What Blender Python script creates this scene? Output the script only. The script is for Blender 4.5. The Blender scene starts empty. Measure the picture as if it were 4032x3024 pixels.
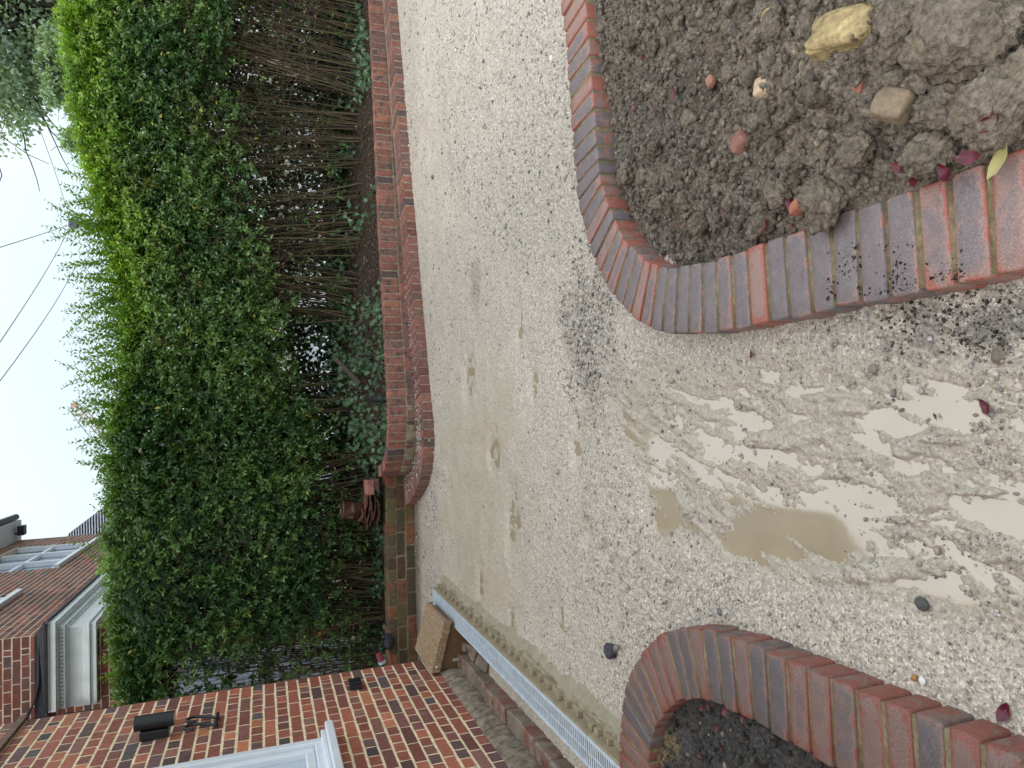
import bpy, bmesh, math, numpy as np
from mathutils import Vector, Matrix
R = math.radians
rng = np.random.RandomState(7)
scene = bpy.context.scene
col = scene.collection

# ------------------------------------------------------------------ camera (phone held on its side: world up is to the left)
FPX, CAMH, PITCH, ROLL = 2797.0, 1.38, R(19.4), R(1.2)
_F = np.array([0, math.cos(PITCH), -math.sin(PITCH)])
_R0 = np.array([1., 0, 0]); _D0 = np.array([0, -math.sin(PITCH), -math.cos(PITCH)])
_R = _R0*math.cos(ROLL)+_D0*math.sin(ROLL)
_D = _D0*math.cos(ROLL)-_R0*math.sin(ROLL)
cd = bpy.data.cameras.new("camera"); cam = bpy.data.objects.new("camera", cd); col.objects.link(cam)
cd.sensor_fit = 'HORIZONTAL'; cd.sensor_width = 36; cd.lens = FPX/4032*36
cd.clip_start = .05; cd.clip_end = 2000
M4 = Matrix(((_D[0], _R[0], -_F[0], 0), (_D[1], _R[1], -_F[1], 0), (_D[2], _R[2], -_F[2], CAMH), (0, 0, 0, 1)))
cam.matrix_world = M4
scene.camera = cam

# ------------------------------------------------------------------ overcast sky and a very soft sun
SUN_EL, SUN_ROT = R(58), R(200)
w = bpy.data.worlds.new("World"); scene.world = w; w.use_nodes = True
nt = w.node_tree; nt.nodes.clear()
N = nt.nodes.new; L = nt.links.new
out = N('ShaderNodeOutputWorld'); bg = N('ShaderNodeBackground'); bg2 = N('ShaderNodeBackground'); addsh = N('ShaderNodeAddShader')
sky = N('ShaderNodeTexSky'); sky.sky_type = 'NISHITA'; sky.sun_disc = False; sky.sun_elevation = SUN_EL; sky.sun_rotation = SUN_ROT
L(sky.outputs[0], bg.inputs[0]); bg.inputs[1].default_value = .05
tc = N('ShaderNodeTexCoord'); sep = N('ShaderNodeSeparateXYZ'); L(tc.outputs['Generated'], sep.inputs[0])
ramp = N('ShaderNodeValToRGB'); L(sep.outputs[2], ramp.inputs[0])
cr = ramp.color_ramp
cr.elements[0].position = 0.0; cr.elements[0].color = (.50, .56, .58, 1)
cr.elements[1].position = 1.0; cr.elements[1].color = (1.55, 1.57, 1.6, 1)
e = cr.elements.new(.10); e.color = (.58, .67, .70, 1)
e = cr.elements.new(.32); e.color = (.82, .90, .91, 1)
e = cr.elements.new(.55); e.color = (1.15, 1.2, 1.22, 1)
cn = N('ShaderNodeTexNoise'); cn.inputs['Scale'].default_value = 2.2; cn.inputs['Detail'].default_value = 4
L(tc.outputs['Generated'], cn.inputs['Vector'])
cm = N('ShaderNodeMapRange'); L(cn.outputs[0], cm.inputs[0]); cm.inputs[1].default_value = .3; cm.inputs[2].default_value = .7; cm.inputs[3].default_value = .92; cm.inputs[4].default_value = 1.1
vm = N('ShaderNodeVectorMath'); vm.operation = 'SCALE'; L(ramp.outputs[0], vm.inputs[0]); L(cm.outputs[0], vm.inputs['Scale'])
L(vm.outputs[0], bg2.inputs[0]); bg2.inputs[1].default_value = .98
L(bg.outputs[0], addsh.inputs[0]); L(bg2.outputs[0], addsh.inputs[1]); L(addsh.outputs[0], out.inputs[0])
sd = bpy.data.lights.new("sun", 'SUN'); sd.energy = 1.5; sd.angle = R(12); sd.color = (1, .97, .93)
so = bpy.data.objects.new("sun", sd); col.objects.link(so)
so.rotation_euler = (R(38), 0, R(-48)); so.location = (0, 0, 10)
scene.view_settings.view_transform = 'Standard'; scene.view_settings.look = 'None'
scene.view_settings.exposure = 0.16; scene.view_settings.gamma = 1
scene.view_settings.use_curve_mapping = False
scene.render.engine = 'CYCLES'
scene.cycles.max_bounces = 6; scene.cycles.transparent_max_bounces = 8
scene.render.resolution_x = 1024; scene.render.resolution_y = 768

# ------------------------------------------------------------------ measuring helpers
def ray(x, y): return _F+_R*((3024-y-1512)/FPX)+_D*((x-2016)/FPX)
def G(x, y, z=0.):
    d = ray(x, y); return (d*((z-CAMH)/d[2]))[:2]
def G3(x, y, z=0.):
    g = G(x, y, z); return np.array([g[0], g[1], z])
def atY(x, y, Y):
    d = ray(x, y); return d*(Y/d[1])+np.array([0, 0, CAMH])
def onpl(x, y, P, n):
    d = ray(x, y); o = np.array([0, 0, CAMH]); return o+d*(((np.array(P)-o)@np.array(n))/(d@np.array(n)))

# ------------------------------------------------------------------ noise
_perm = np.random.RandomState(3).rand(4096)
def _h(ix, iy, iz, s):
    n = (ix*73856093) ^ (iy*19349663) ^ (iz*83492791) ^ (s*2654435)
    return _perm[(n ^ (n >> 13)) & 4095]
def vnoise(x, y, z=0., s=0):
    x = np.asarray(x, float); y = np.asarray(y, float); z = np.zeros_like(x)+z
    ix = np.floor(x).astype(np.int64); iy = np.floor(y).astype(np.int64); iz = np.floor(z).astype(np.int64)
    fx = x-ix; fy = y-iy; fz = z-iz
    fx = fx*fx*(3-2*fx); fy = fy*fy*(3-2*fy); fz = fz*fz*(3-2*fz)
    r = 0
    for a in (0, 1):
        for b in (0, 1):
            for c in (0, 1):
                if c == 1 and not np.any(fz): continue
                r = r+_h(ix+a, iy+b, iz+c, s)*(fx if a else 1-fx)*(fy if b else 1-fy)*(fz if c else 1-fz)
    return r*2-1
def fbm(x, y, z=0., oct=4, s=0, gain=.5):
    r = 0; a = 1; t = 0
    for o in range(oct):
        r = r+a*vnoise(np.asarray(x)*2**o+o*17.3, np.asarray(y)*2**o-o*9.1, np.asarray(z)*2**o, s+o); t += a; a *= gain
    return r/t
def domes(x, y, s=0, k=.62):
    "rounded lumps: one dome per jittered cell"
    ix = np.floor(x).astype(np.int64); iy = np.floor(y).astype(np.int64); z0 = ix*0
    best = np.zeros_like(x)
    for a in (-1, 0, 1):
        for b in (-1, 0, 1):
            cx = ix+a; cy = iy+b
            px = cx+_h(cx, cy, z0, s+1); py = cy+_h(cx, cy, z0, s+2); rr = .35+k*_h(cx, cy, z0, s+3)
            d2 = ((x-px)**2+(y-py)**2)/rr**2
            best = np.maximum(best, np.sqrt(np.clip(1-d2, 0, 1))*rr)
    return best
def sstep(a, b, x):
    t = np.clip((x-a)/(b-a), 0, 1); return t*t*(3-2*t)
def poly_sd(P, x, y):
    "signed distance to polygon (positive inside), metres"
    P = np.asarray(P, float); ins = np.zeros(x.shape, bool); d = np.full(x.shape, 1e9)
    n = len(P)
    for i in range(n):
        a = P[i]; b = P[(i+1) % n]
        e = b-a; t = np.clip(((x-a[0])*e[0]+(y-a[1])*e[1])/(e@e), 0, 1)
        d = np.minimum(d, (x-a[0]-t*e[0])**2+(y-a[1]-t*e[1])**2)
        c = ((a[1] > y) != (b[1] > y)) & (x < (b[0]-a[0])*(y-a[1])/((b[1]-a[1]) if b[1] != a[1] else 1e-9)+a[0])
        ins ^= c
    return np.where(ins, np.sqrt(d), -np.sqrt(d))
def ell(x, y, px, py, rx, ry, z=0.):
    "soft bump (1 centre, 0 edge) for a patch seen at photo px,py with photo radii rx,ry"
    c = G(px, py, z); a = (G(px+rx, py, z)-G(px-rx, py, z))/2; b = (G(px, py+ry, z)-G(px, py-ry, z))/2
    Mi = np.linalg.inv(np.array([a, b]).T)
    u = Mi[0, 0]*(x-c[0])+Mi[0, 1]*(y-c[1]); v = Mi[1, 0]*(x-c[0])+Mi[1, 1]*(y-c[1])
    return 1-(u*u+v*v)

# ------------------------------------------------------------------ mesh / object helpers
def link(name, me, mat=None, parent=None, smooth=False):
    o = bpy.data.objects.new(name, me); col.objects.link(o)
    if mat is not None: me.materials.append(mat)
    if parent is not None: o.parent = parent
    if smooth: me.polygons.foreach_set('use_smooth', np.ones(len(me.polygons), bool))
    return o
def npmesh(name, V, Fc, mat=None, parent=None, smooth=False, attrs=None):
    "V (n,3); Fc (m,k) all faces the same size; attrs {name: (n,3) point colours}"
    V = np.ascontiguousarray(V, dtype=np.float32); Fc = np.ascontiguousarray(Fc, dtype=np.int32)
    me = bpy.data.meshes.new(name)
    me.vertices.add(len(V)); me.vertices.foreach_set('co', V.ravel())
    m, k = Fc.shape
    me.loops.add(m*k); me.loops.foreach_set('vertex_index', Fc.ravel())
    me.polygons.add(m); me.polygons.foreach_set('loop_start', np.arange(0, m*k, k, dtype=np.int32))
    me.update(calc_edges=True)
    if attrs:
        for an, av in attrs.items():
            at = me.attributes.new(an, 'FLOAT_COLOR', 'POINT')
            c = np.ones((len(V), 4), np.float32); c[:, :3] = av; at.data.foreach_set('color', c.ravel())
    return link(name, me, mat, parent, smooth)
def grid_faces(nx, ny):
    i = np.arange(nx*ny).reshape(nx, ny)
    return np.stack([i[:-1, :-1], i[1:, :-1], i[1:, 1:], i[:-1, 1:]], -1).reshape(-1, 4)
class MB:
    "collects shapes into one mesh"
    def __init__(s): s.v = []; s.f = []; s.c = []
    def add(s, V, Fs, c=(.5, .5, .5)):
        b = len(s.v); s.v += [tuple(p) for p in V]; s.f += [tuple(b+i for i in f) for f in Fs]; s.c += [tuple(c)]*len(V)
    def prism(s, poly, z0, z1, c=(.5, .5, .5), fr=None):
        n = len(poly); V = [(p[0], p[1], z0) for p in poly]+[(p[0], p[1], z1) for p in poly]
        Fs = [tuple(range(n-1, -1, -1)), tuple(range(n, 2*n))]+[(i, (i+1) % n, n+(i+1) % n, n+i) for i in range(n)]
        if fr is not None: V = [fr(*p) for p in V]
        s.add(V, Fs, c)
    def box(s, a, b, c=(.5, .5, .5), fr=None, ch=0., jit=0.):
        "box between corners a and b in frame fr(u,v,w), chamfered by ch"
        a, b = np.minimum(a, b).astype(float), np.maximum(a, b).astype(float)
        x0, y0, z0 = a; x1, y1, z1 = b
        if ch <= 0:
            V = [(x, y, z) for x in (x0, x1) for y in (y0, y1) for z in (z0, z1)]
            Fs = [(0, 1, 3, 2), (4, 6, 7, 5), (0, 4, 5, 1), (2, 3, 7, 6), (0, 2, 6, 4), (1, 5, 7, 3)]
        else:
            V = []; idx = {}
            for ix, x in enumerate((x0, x1)):
                for iy, y in enumerate((y0, y1)):
                    for iz, z in enumerate((z0, z1)):
                        sx = 1 if ix == 0 else -1; sy = 1 if iy == 0 else -1; sz = 1 if iz == 0 else -1
                        for ax in range(3):
                            p = [x+sx*ch*(ax != 0), y+sy*ch*(ax != 1), z+sz*ch*(ax != 2)]
                            idx[(ix, iy, iz, ax)] = len(V); V.append(tuple(p))
            Fs = []
            g = lambda i, j, k, ax: idx[(i, j, k, ax)]
            for i in (0, 1):
                Fs.append([g(i, 0, 0, 0), g(i, 0, 1, 0), g(i, 1, 1, 0), g(i, 1, 0, 0)])
                Fs.append([g(0, i, 0, 1), g(1, i, 0, 1), g(1, i, 1, 1), g(0, i, 1, 1)])
                Fs.append([g(0, 0, i, 2), g(0, 1, i, 2), g(1, 1, i, 2), g(1, 0, i, 2)])
            for i in (0, 1):
                for j in (0, 1):
                    Fs.append([g(i, j, 0, 0), g(i, j, 1, 0), g(i, j, 1, 1), g(i, j, 0, 1)])
                    Fs.append([g(i, 0, j, 0), g(i, 1, j, 0), g(i, 1, j, 2), g(i, 0, j, 2)])
                    Fs.append([g(0, i, j, 1), g(1, i, j, 1), g(1, i, j, 2), g(0, i, j, 2)])
            for i in (0, 1):
                for j in (0, 1):
                    for k in (0, 1): Fs.append([g(i, j, k, 0), g(i, j, k, 1), g(i, j, k, 2)])
        if jit: 
            off = (rng.rand(8, 3)-.5)*2*jit*np.array([1, .15, 1])
            cen = ((x0+x1)/2, (y0+y1)/2, (z0+z1)/2)
            V = [tuple(np.array(p)+off[(p[0] > cen[0])*4+(p[1] > cen[1])*2+(p[2] > cen[2])*1]) for p in V]
        if fr is not None: V = [fr(*p) for p in V]
        s.add(V, Fs, c)
    def tube(s, pts, r, n=8, c=(.5, .5, .5), caps=True):
        pts = [np.array(p, float) for p in pts]; rs = r if hasattr(r, '__len__') else [r]*len(pts)
        V = []; up = None
        for i, p in enumerate(pts):
            t = pts[min(i+1, len(pts)-1)]-pts[max(i-1, 0)]; t /= np.linalg.norm(t)+1e-9
            if up is None: up = np.cross(t, (0, 0, 1.)) if abs(t[2]) < .9 else np.cross(t, (1., 0, 0))
            up = up-t*(up@t); up /= np.linalg.norm(up)+1e-9; sd_ = np.cross(t, up)
            for k in range(n):
                a = 2*math.pi*k/n; V.append(p+rs[i]*(up*math.cos(a)+sd_*math.sin(a)))
        Fs = [(i*n+k, i*n+(k+1) % n, (i+1)*n+(k+1) % n, (i+1)*n+k) for i in range(len(pts)-1) for k in range(n)]
        if caps: Fs += [tuple(range(n-1, -1, -1)), tuple((len(pts)-1)*n+k for k in range(n))]
        s.add(V, Fs, c)
    def build(s, name, mat=None, parent=None, smooth=False, angle=None):
        me = bpy.data.meshes.new(name); me.from_pydata(s.v, [], s.f); me.update()
        bm = bmesh.new(); bm.from_mesh(me); bmesh.ops.recalc_face_normals(bm, faces=bm.faces); bm.to_mesh(me); bm.free()
        at = me.attributes.new('col', 'FLOAT_COLOR', 'POINT')
        c = np.ones((len(s.v), 4), np.float32); c[:, :3] = np.array(s.c); at.data.foreach_set('color', c.ravel())
        return link(name, me, mat, parent, smooth)
def tag(o, label=None, cat=None, group=None, kind=None):
    if label: o['label'] = label
    if cat: o['category'] = cat
    if group: o['group'] = group
    if kind: o['kind'] = kind
    return o
def thing(name, label, cat, loc, group=None):
    o = bpy.data.objects.new(name, None); col.objects.link(o); o.location = loc; o.empty_display_size = .1
    bpy.context.view_layer.update()
    tag(o, label, cat, group); return o
def adopt(o, p):
    "parent keeping world coordinates (parents are only translated)"
    o.parent = p; o.matrix_parent_inverse = Matrix.Translation(p.location).inverted(); return o

# ------------------------------------------------------------------ materials
def mat(name, rough=.7, spec=.5, base=(.5, .5, .5)):
    m = bpy.data.materials.new(name); m.use_nodes = True
    b = m.node_tree.nodes['Principled BSDF']
    b.inputs['Base Color'].default_value = (*base, 1); b.inputs['Roughness'].default_value = rough
    b.inputs['Specular IOR Level'].default_value = spec
    return m, m.node_tree, b
def nd(t, kind, **kw):
    n = t.nodes.new(kind)
    for k, v in kw.items():
        if k in n.inputs: n.inputs[k].default_value = v
        else: setattr(n, k, v)
    return n
def obco(t): return nd(t, 'ShaderNodeTexCoord').outputs['Object']
def noise(t, vec, scale, detail=3, rough=.55, dist=0.):
    n = nd(t, 'ShaderNodeTexNoise', Scale=scale, Detail=detail, Roughness=rough, Distortion=dist); t.links.new(vec, n.inputs['Vector']); return n
def rmp(t, fac, stops):
    n = nd(t, 'ShaderNodeValToRGB'); t.links.new(fac, n.inputs[0]); c = n.color_ramp
    while len(c.elements) < len(stops): c.elements.new(.5)
    for e_, (p, v) in zip(c.elements, stops):
        e_.position = p; e_.color = (*(v if hasattr(v, '__len__') else (v, v, v)), 1)
    return n.outputs[0]
def mix(t, fac, a, b, mode='MIX'):
    n = nd(t, 'ShaderNodeMix'); n.data_type = 'RGBA'; n.blend_type = mode
    for s_, i in ((fac, 0), (a, 6), (b, 7)):
        if hasattr(s_, 'is_linked') or hasattr(s_, 'links'): t.links.new(s_, n.inputs[i])
        elif i == 0: n.inputs[0].default_value = s_
        else: n.inputs[i].default_value = (*s_, 1)
    return n.outputs[2]
def bump(t, b, h, strength=.4, dist=.01, prev=None):
    n = nd(t, 'ShaderNodeBump', Strength=strength, Distance=dist); t.links.new(h, n.inputs['Height'])
    if prev is not None: t.links.new(prev, n.inputs['Normal'])
    t.links.new(n.outputs[0], b.inputs['Normal']); return n.outputs[0]
def attr(t, name): return nd(t, 'ShaderNodeAttribute', attribute_name=name).outputs['Color']
def simple(name, base, rough=.6, spec=.5, metal=0., ns=40., var=.15, bs=.0, bd=.002, bscale=None):
    m, t, b = mat(name, rough, spec, base); b.inputs['Metallic'].default_value = metal
    co = obco(t); n = noise(t, co, ns, 4)
    lo = tuple(max(0, c*(1-var)) for c in base); hi = tuple(min(1, c*(1+var)) for c in base)
    t.links.new(rmp(t, n.outputs[0], [(.3, lo), (.7, hi)]), b.inputs['Base Color'])
    if bs: bump(t, b, noise(t, co, bscale or ns*2, 4).outputs[0], bs, bd)
    return m
def attmat(name, rough=.7, spec=.4, ns=60., var=.25, bs=.4, bd=.003, bscale=150., tint=None, spots=None, rvar=True):
    "colour from the mesh's own 'col' attribute, weathered with noise"
    m, t, b = mat(name, rough, spec)
    co = obco(t); c = attr(t, 'col')
    n = noise(t, co, ns, 5, .65)
    v = rmp(t, n.outputs[0], [(.25, 1-var), (.75, 1+var)])
    c = mix(t, 1., c, v, 'MULTIPLY')
    if tint:
        n2 = noise(t, co, tint[1], 4, .6)
        c = mix(t, rmp(t, n2.outputs[0], [(tint[2], 0.), (tint[3], 1.)]), c, tint[0])
    if spots:
        n3 = noise(t, co, spots[1], 3, .6)
        c = mix(t, rmp(t, n3.outputs[0], [(spots[2], 0.), (spots[2]+.05, 1.)]), c, spots[0])
    t.links.new(c, b.inputs['Base Color'])
    if rvar: t.links.new(rmp(t, noise(t, co, ns*.4, 3).outputs[0], [(.3, max(.05, rough-.18)), (.7, min(1, rough+.15))]), b.inputs['Roughness'])
    bump(t, b, noise(t, co, bscale, 4, .7).outputs[0], bs, bd)
    return m
M = {}
M['mortar_cream'] = simple('mortar_cream', (.82, .68, .46), .9, .2, ns=25, var=.2, bs=.7, bd=.004, bscale=140)
M['mortar_old'] = simple('mortar_old', (.27, .225, .155), .9, .2, ns=30, var=.4, bs=.7, bd=.004, bscale=120)
M['mortar_olive'] = simple('mortar_olive', (.20, .165, .095), .85, .3, ns=45, var=.35, bs=.8, bd=.003, bscale=180)
M['wall_brick'] = attmat('wall_brick', .72, .35, ns=38, var=.3, bs=.55, bd=.004, bscale=110, tint=((.30, .17, .13), 9., .6, .85))
M['far_brick'] = attmat('far_brick', .8, .3, ns=20, var=.25, bs=.3, bd=.004, bscale=60)
M['garden_brick'] = attmat('garden_brick', .75, .35, ns=30, var=.35, bs=.5, bd=.004, bscale=110, tint=((.07, .058, .058), 17., .50, .70))
M['old_brick'] = attmat('old_brick', .8, .3, ns=26, var=.45, bs=.6, bd=.005, bscale=80, tint=((.085, .095, .035), 6., .48, .72))
M['white_paint'] = simple('white_paint', (.72, .76, .80), .35, .5, ns=6, var=.05)
M['grey_white'] = simple('grey_white', (.62, .66, .66), .5, .4, ns=8, var=.08)
M['black_metal'] = simple('black_metal', (.016, .017, .02), .42, .5, ns=90, var=.3, bs=.35, bd=.001, bscale=260)
M['black_plastic'] = simple('black_plastic', (.014, .016, .02), .4, .5, ns=20, var=.3)
M['lead'] = simple('lead', (.02, .02, .026), .6, .4, ns=14, var=.4, bs=.3, bd=.01, bscale=12)

# planter bricks: blue-grey fired faces with red arrises, each brick its own mix
def coping_material(name, redness, dark):
    m, t, b = mat(name, .5, .55)
    co = obco(t)
    a = attr(t, 'loc'); sp = nd(t, 'ShaderNodeSeparateColor'); t.links.new(a, sp.inputs[0])     # R,G across the brick 0..1, B random
    def ma(op, x, y=None, cl=False):
        n = nd(t, 'ShaderNodeMath', operation=op); n.use_clamp = cl
        for i, s_ in enumerate((x, y)):
            if s_ is None: continue
            if hasattr(s_, 'links'): t.links.new(s_, n.inputs[i])
            else: n.inputs[i].default_value = s_
        return n.outputs[0]
    ex = ma('MULTIPLY', ma('MULTIPLY', sp.outputs[0], ma('SUBTRACT', 1., sp.outputs[0])), 4.)
    ey = ma('MULTIPLY', ma('MULTIPLY', sp.outputs[1], ma('SUBTRACT', 1., sp.outputs[1])), 4.)
    edge = ma('MULTIPLY', ma('POWER', ma('MAXIMUM', ex, 0.001), .4), ma('POWER', ma('MAXIMUM', ey, .001), .4))
    n1 = noise(t, co, 17., 5, .65, 1.0)
    f = ma('ADD', ma('ADD', ma('MULTIPLY', edge, .50), ma('MULTIPLY', n1.outputs[0], 1.5)), ma('MULTIPLY', sp.outputs[2], .55))
    mask = rmp(t, ma('SUBTRACT', f, redness), [(.0, 0.), (.22, .8), (.5, 1.)])
    red = mix(t, noise(t, co, 30., 4).outputs[0], (.29*dark, .09*dark, .062*dark), (.40*dark, .15*dark, .108*dark))
    mid = mix(t, noise(t, co, 22., 4).outputs[0], (.25*dark, .155*dark, .135*dark), (.34*dark, .215*dark, .175*dark))
    blue = mix(t, noise(t, co, 35., 4).outputs[0], (.10*dark, .095*dark, .11*dark), (.22*dark, .185*dark, .18*dark))
    c1 = mix(t, rmp(t, mask, [(.15, 0.), (.5, 1.)]), red, mid)
    c2 = mix(t, rmp(t, ma('ADD', mask, ma('MULTIPLY', ma('SUBTRACT', sp.outputs[2], .5), .5)), [(.78, 0.), (1.05, .9)]), c1, blue)
    g = noise(t, co, 330., 3, .7)
    c3 = mix(t, 1., c2, rmp(t, g.outputs[0], [(.3, .55), (.7, 1.45)]), 'MULTIPLY')
    sil = noise(t, co, 160., 3, .7)
    c4 = mix(t, rmp(t, sil.outputs[0], [(.70, 0.), (.76, .8)]), c3, (.46, .43, .38))
    dk = noise(t, co, 95., 3, .6)
    c5 = mix(t, rmp(t, dk.outputs[0], [(.74, 0.), (.78, .85)]), c4, (.03, .03, .035))
    t.links.new(c5, b.inputs['Base Color'])
    t.links.new(rmp(t, noise(t, co, 9., 4).outputs[0], [(.35, .38), (.65, .62)]), b.inputs['Roughness'])
    p = bump(t, b, g.outputs[0], .5, .0012)
    bump(t, b, noise(t, co, 70., 4, .6).outputs[0], .35, .002, p)
    return m
M['coping_right'] = coping_material('coping_right', .97, .97)
M['coping_left'] = coping_material('coping_left', .93, .62)

# ------------------------------------------------------------------ planter outlines (coping top 11 cm above the gravel)
RO = [(2200,-120),(2208,0),(2222,125),(2233,266),(2242,412),(2255,548),(2264,700),(2279,830),(2300,904),(2338,1029),(2390,1132),(2458,1219),(2531,1286),(2623,1311),(2734,1319),(2870,1305),(3019,1273),(3195,1232),(3385,1194),(3607,1151),(3737,1126),(3884,1094),(4032,1067),(4260,1020)]
LO = [(2460,3200),(2445,3080),(2441,3016),(2437,2928),(2441,2854),(2448,2789),(2457,2719),(2470,2671),(2489,2623),(2513,2584),(2544,2547),(2570,2515),(2618,2488),(2655,2475),(2703,2468),(2758,2475),(2812,2488),(2878,2505),(2939,2527),(3015,2557),(3092,2595),(3177,2628),(3270,2670),(3364,2712),(3469,2756),(3578,2797),(3706,2852),(3842,2915),(3986,2981),(4200,3080)]
ZC = .11
def smooth_line(pts, it):
    P = np.array([G(x, y, ZC) for x, y in pts])
    def res(P, st):
        s = np.r_[0, np.cumsum(np.linalg.norm(np.diff(P, axis=0), axis=1))]; n = int(s[-1]/st)
        q = np.linspace(0, s[-1], n); return np.stack([np.interp(q, s, P[:, 0]), np.interp(q, s, P[:, 1])], 1)
    P = res(P, .01)
    for _ in range(it): P[1:-1] = (P[:-2]+P[1:-1]*2+P[2:])/4
    return res(P, .005)
RL = smooth_line(RO, 60); LL = smooth_line(LO, 50)
def offset(P, d):
    t = np.gradient(P, axis=0); t /= np.linalg.norm(t, axis=1)[:, None]
    for _ in range(200): t[1:-1] = (t[:-2]+t[1:-1]+t[2:])/3
    t /= np.linalg.norm(t, axis=1)[:, None]
    return P+np.stack([-t[:, 1], t[:, 0]], 1)*d, t
def side(P, inside):  # sign of offset that goes toward 'inside'
    Q, _ = offset(P, .1); return 1 if np.linalg.norm(Q.mean(0)-inside) < np.linalg.norm(P.mean(0)-inside) else -1
sR = side(RL, np.array([1.2, 1.8])); sL = side(LL, np.array([-1.2, 1.5]))
WID = .213
RI, _ = offset(RL, sR*WID); LI, _ = offset(LL, sL*WID)
def planter(P, sgn, name, label, material, seed, pitch=.0765):
    rg = np.random.RandomState(seed)
    Q, T = offset(P, sgn*WID)
    s = np.r_[0, np.cumsum(np.linalg.norm(np.diff(P, axis=0), axis=1))]
    t = thing(name, label, 'planter edging', (*P[len(P)//2], 0))
    V = []; Fc = []; A = []
    n = int(s[-1]/pitch)
    for k in range(n):
        g = .0105+rg.rand()*.004
        s0 = k*pitch+g/2; s1 = (k+1)*pitch-g/2
        f = lambda arr, q: np.array([np.interp(q, s, arr[:, 0]), np.interp(q, s, arr[:, 1])])
        gi = g*.5/ (np.linalg.norm(f(Q, s1)-f(Q, s0))/pitch+.3)
        o0, o1 = f(P, s0), f(P, s1); i0, i1 = f(Q, s0+0), f(Q, s1)
        mi = (i0+i1)/2; di = (i1-i0); Ld = np.linalg.norm(di); di = di/Ld*(max(.03, Ld-.002))/2
        i0, i1 = mi-di, mi+di
        inw = (i0+i1-o0-o1)/2; inw /= np.linalg.norm(inw)
        j = (rg.rand()-.5)*.008; o0 = o0+inw*j; o1 = o1+inw*j; i0 = i0+inw*(j+.0); i1 = i1+inw*j
        dz = (rg.rand()-.5)*.005; tl = (rg.rand()-.5)*.004; ch = .0045
        zt = ZC+dz; z0 = -.03
        # profile rings: 4 corner outline at several heights with chamfer
        C = np.array([o0, o1, i1, i0]); cen = C.mean(0)
        def ring(ins, z):
            out_ = []
            for a_ in range(4):
                p = C[a_]; pn = C[(a_+1) % 4]; pp = C[(a_-1) % 4]
                e1 = (pn-p)/np.linalg.norm(pn-p); e2 = (pp-p)/np.linalg.norm(pp-p)
                # two points per corner (rounded corner)
                for (ea, eb) in ((e2, e1), (e1, e2)):
                    out_.append(p+ea*(ch+ins)+eb*ins)
            out_ = np.array(out_); zz = z+tl*np.array([1, 1, 1, 1, -1, -1, -1, -1])*(1 if z > 0 else 0)
            return np.c_[out_, zz]
        rings = [ring(0, z0), ring(0, zt-ch), ring(ch*.35, zt-ch*.35), ring(ch, zt)]
        b = len(V)
        loc8 = np.array([(0, 0), (0, 0), (1, 0), (1, 0), (1, 1), (1, 1), (0, 1), (0, 1)], float)
        rb = rg.rand()
        for ri, rr in enumerate(rings):
            for q in range(8):
                V.append(rr[q]); 
                A.append((loc8[q][0], loc8[q][1], rb))
        for ri in range(3):
            for q in range(8): Fc.append((b+ri*8+q, b+ri*8+(q+1) % 8, b+(ri+1)*8+(q+1) % 8, b+(ri+1)*8+q))
        # top face as grid 4x8 so the brick's own colour pattern can be read
        top = rings[3]; cnr = [top[0]*.5+top[1]*.5, top[2]*.5+top[3]*.5, top[4]*.5+top[5]*.5, top[6]*.5+top[7]*.5]
        ci = len(V); V.append(np.mean(cnr, axis=0)); A.append((.5, .5, rb))
        # inner ring
        ib = len(V)
        for q in range(8): V.append(top[q]*.45+V[ci]*.55); A.append((.5+(loc8[q][0]-.5)*.45, .5+(loc8[q][1]-.5)*.45, rb))
        for q in range(8):
            Fc.append((b+24+q, b+24+(q+1) % 8, ib+(q+1) % 8, ib+q))
        for q in range(0, 8, 2): Fc.append((ib+q, ib+(q+1) % 8, ib+(q+2) % 8, ci))
    o = npmesh('coping_bricks', np.array(V), np.array(Fc), material, None, False, {'loc': np.array(A)}); adopt(o, t)
    bm = bmesh.new(); bm.from_mesh(o.data); bmesh.ops.recalc_face_normals(bm, faces=bm.faces); bm.to_mesh(o.data); bm.free()
    mb = MB(); a, _ = offset(P, sgn*.007); c, _ = offset(P, sgn*(WID-.006)); st = 4
    a = a[::st]; c = c[::st]; m_ = len(a)
    zt = ZC-.0055+np.array([.0025*float(vnoise(q*.7, seed)) for q in range(m_)])
    V = np.r_[np.c_[a, np.full(m_, -.03)], np.c_[a, zt], np.c_[c, zt], np.c_[c, np.full(m_, -.03)]]
    Fc = [(r*m_+q, r*m_+q+1, (r+1)*m_+q+1, (r+1)*m_+q) for r in range(3) for q in range(m_-1)]
    adopt(npmesh('mortar', V, np.array(Fc), M['mortar_olive'], None, False), t)
    return t
planter(RL, sR, 'brick_planter', 'curved brick-on-edge kerb with blue-grey faces and red edges round the large soil bed', M['coping_right'], 11)
planter(LL, sL, 'brick_planter', 'tightly rounded brown brick kerb round the small soil bed beside the drain channel end', M['coping_left'], 12)

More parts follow.
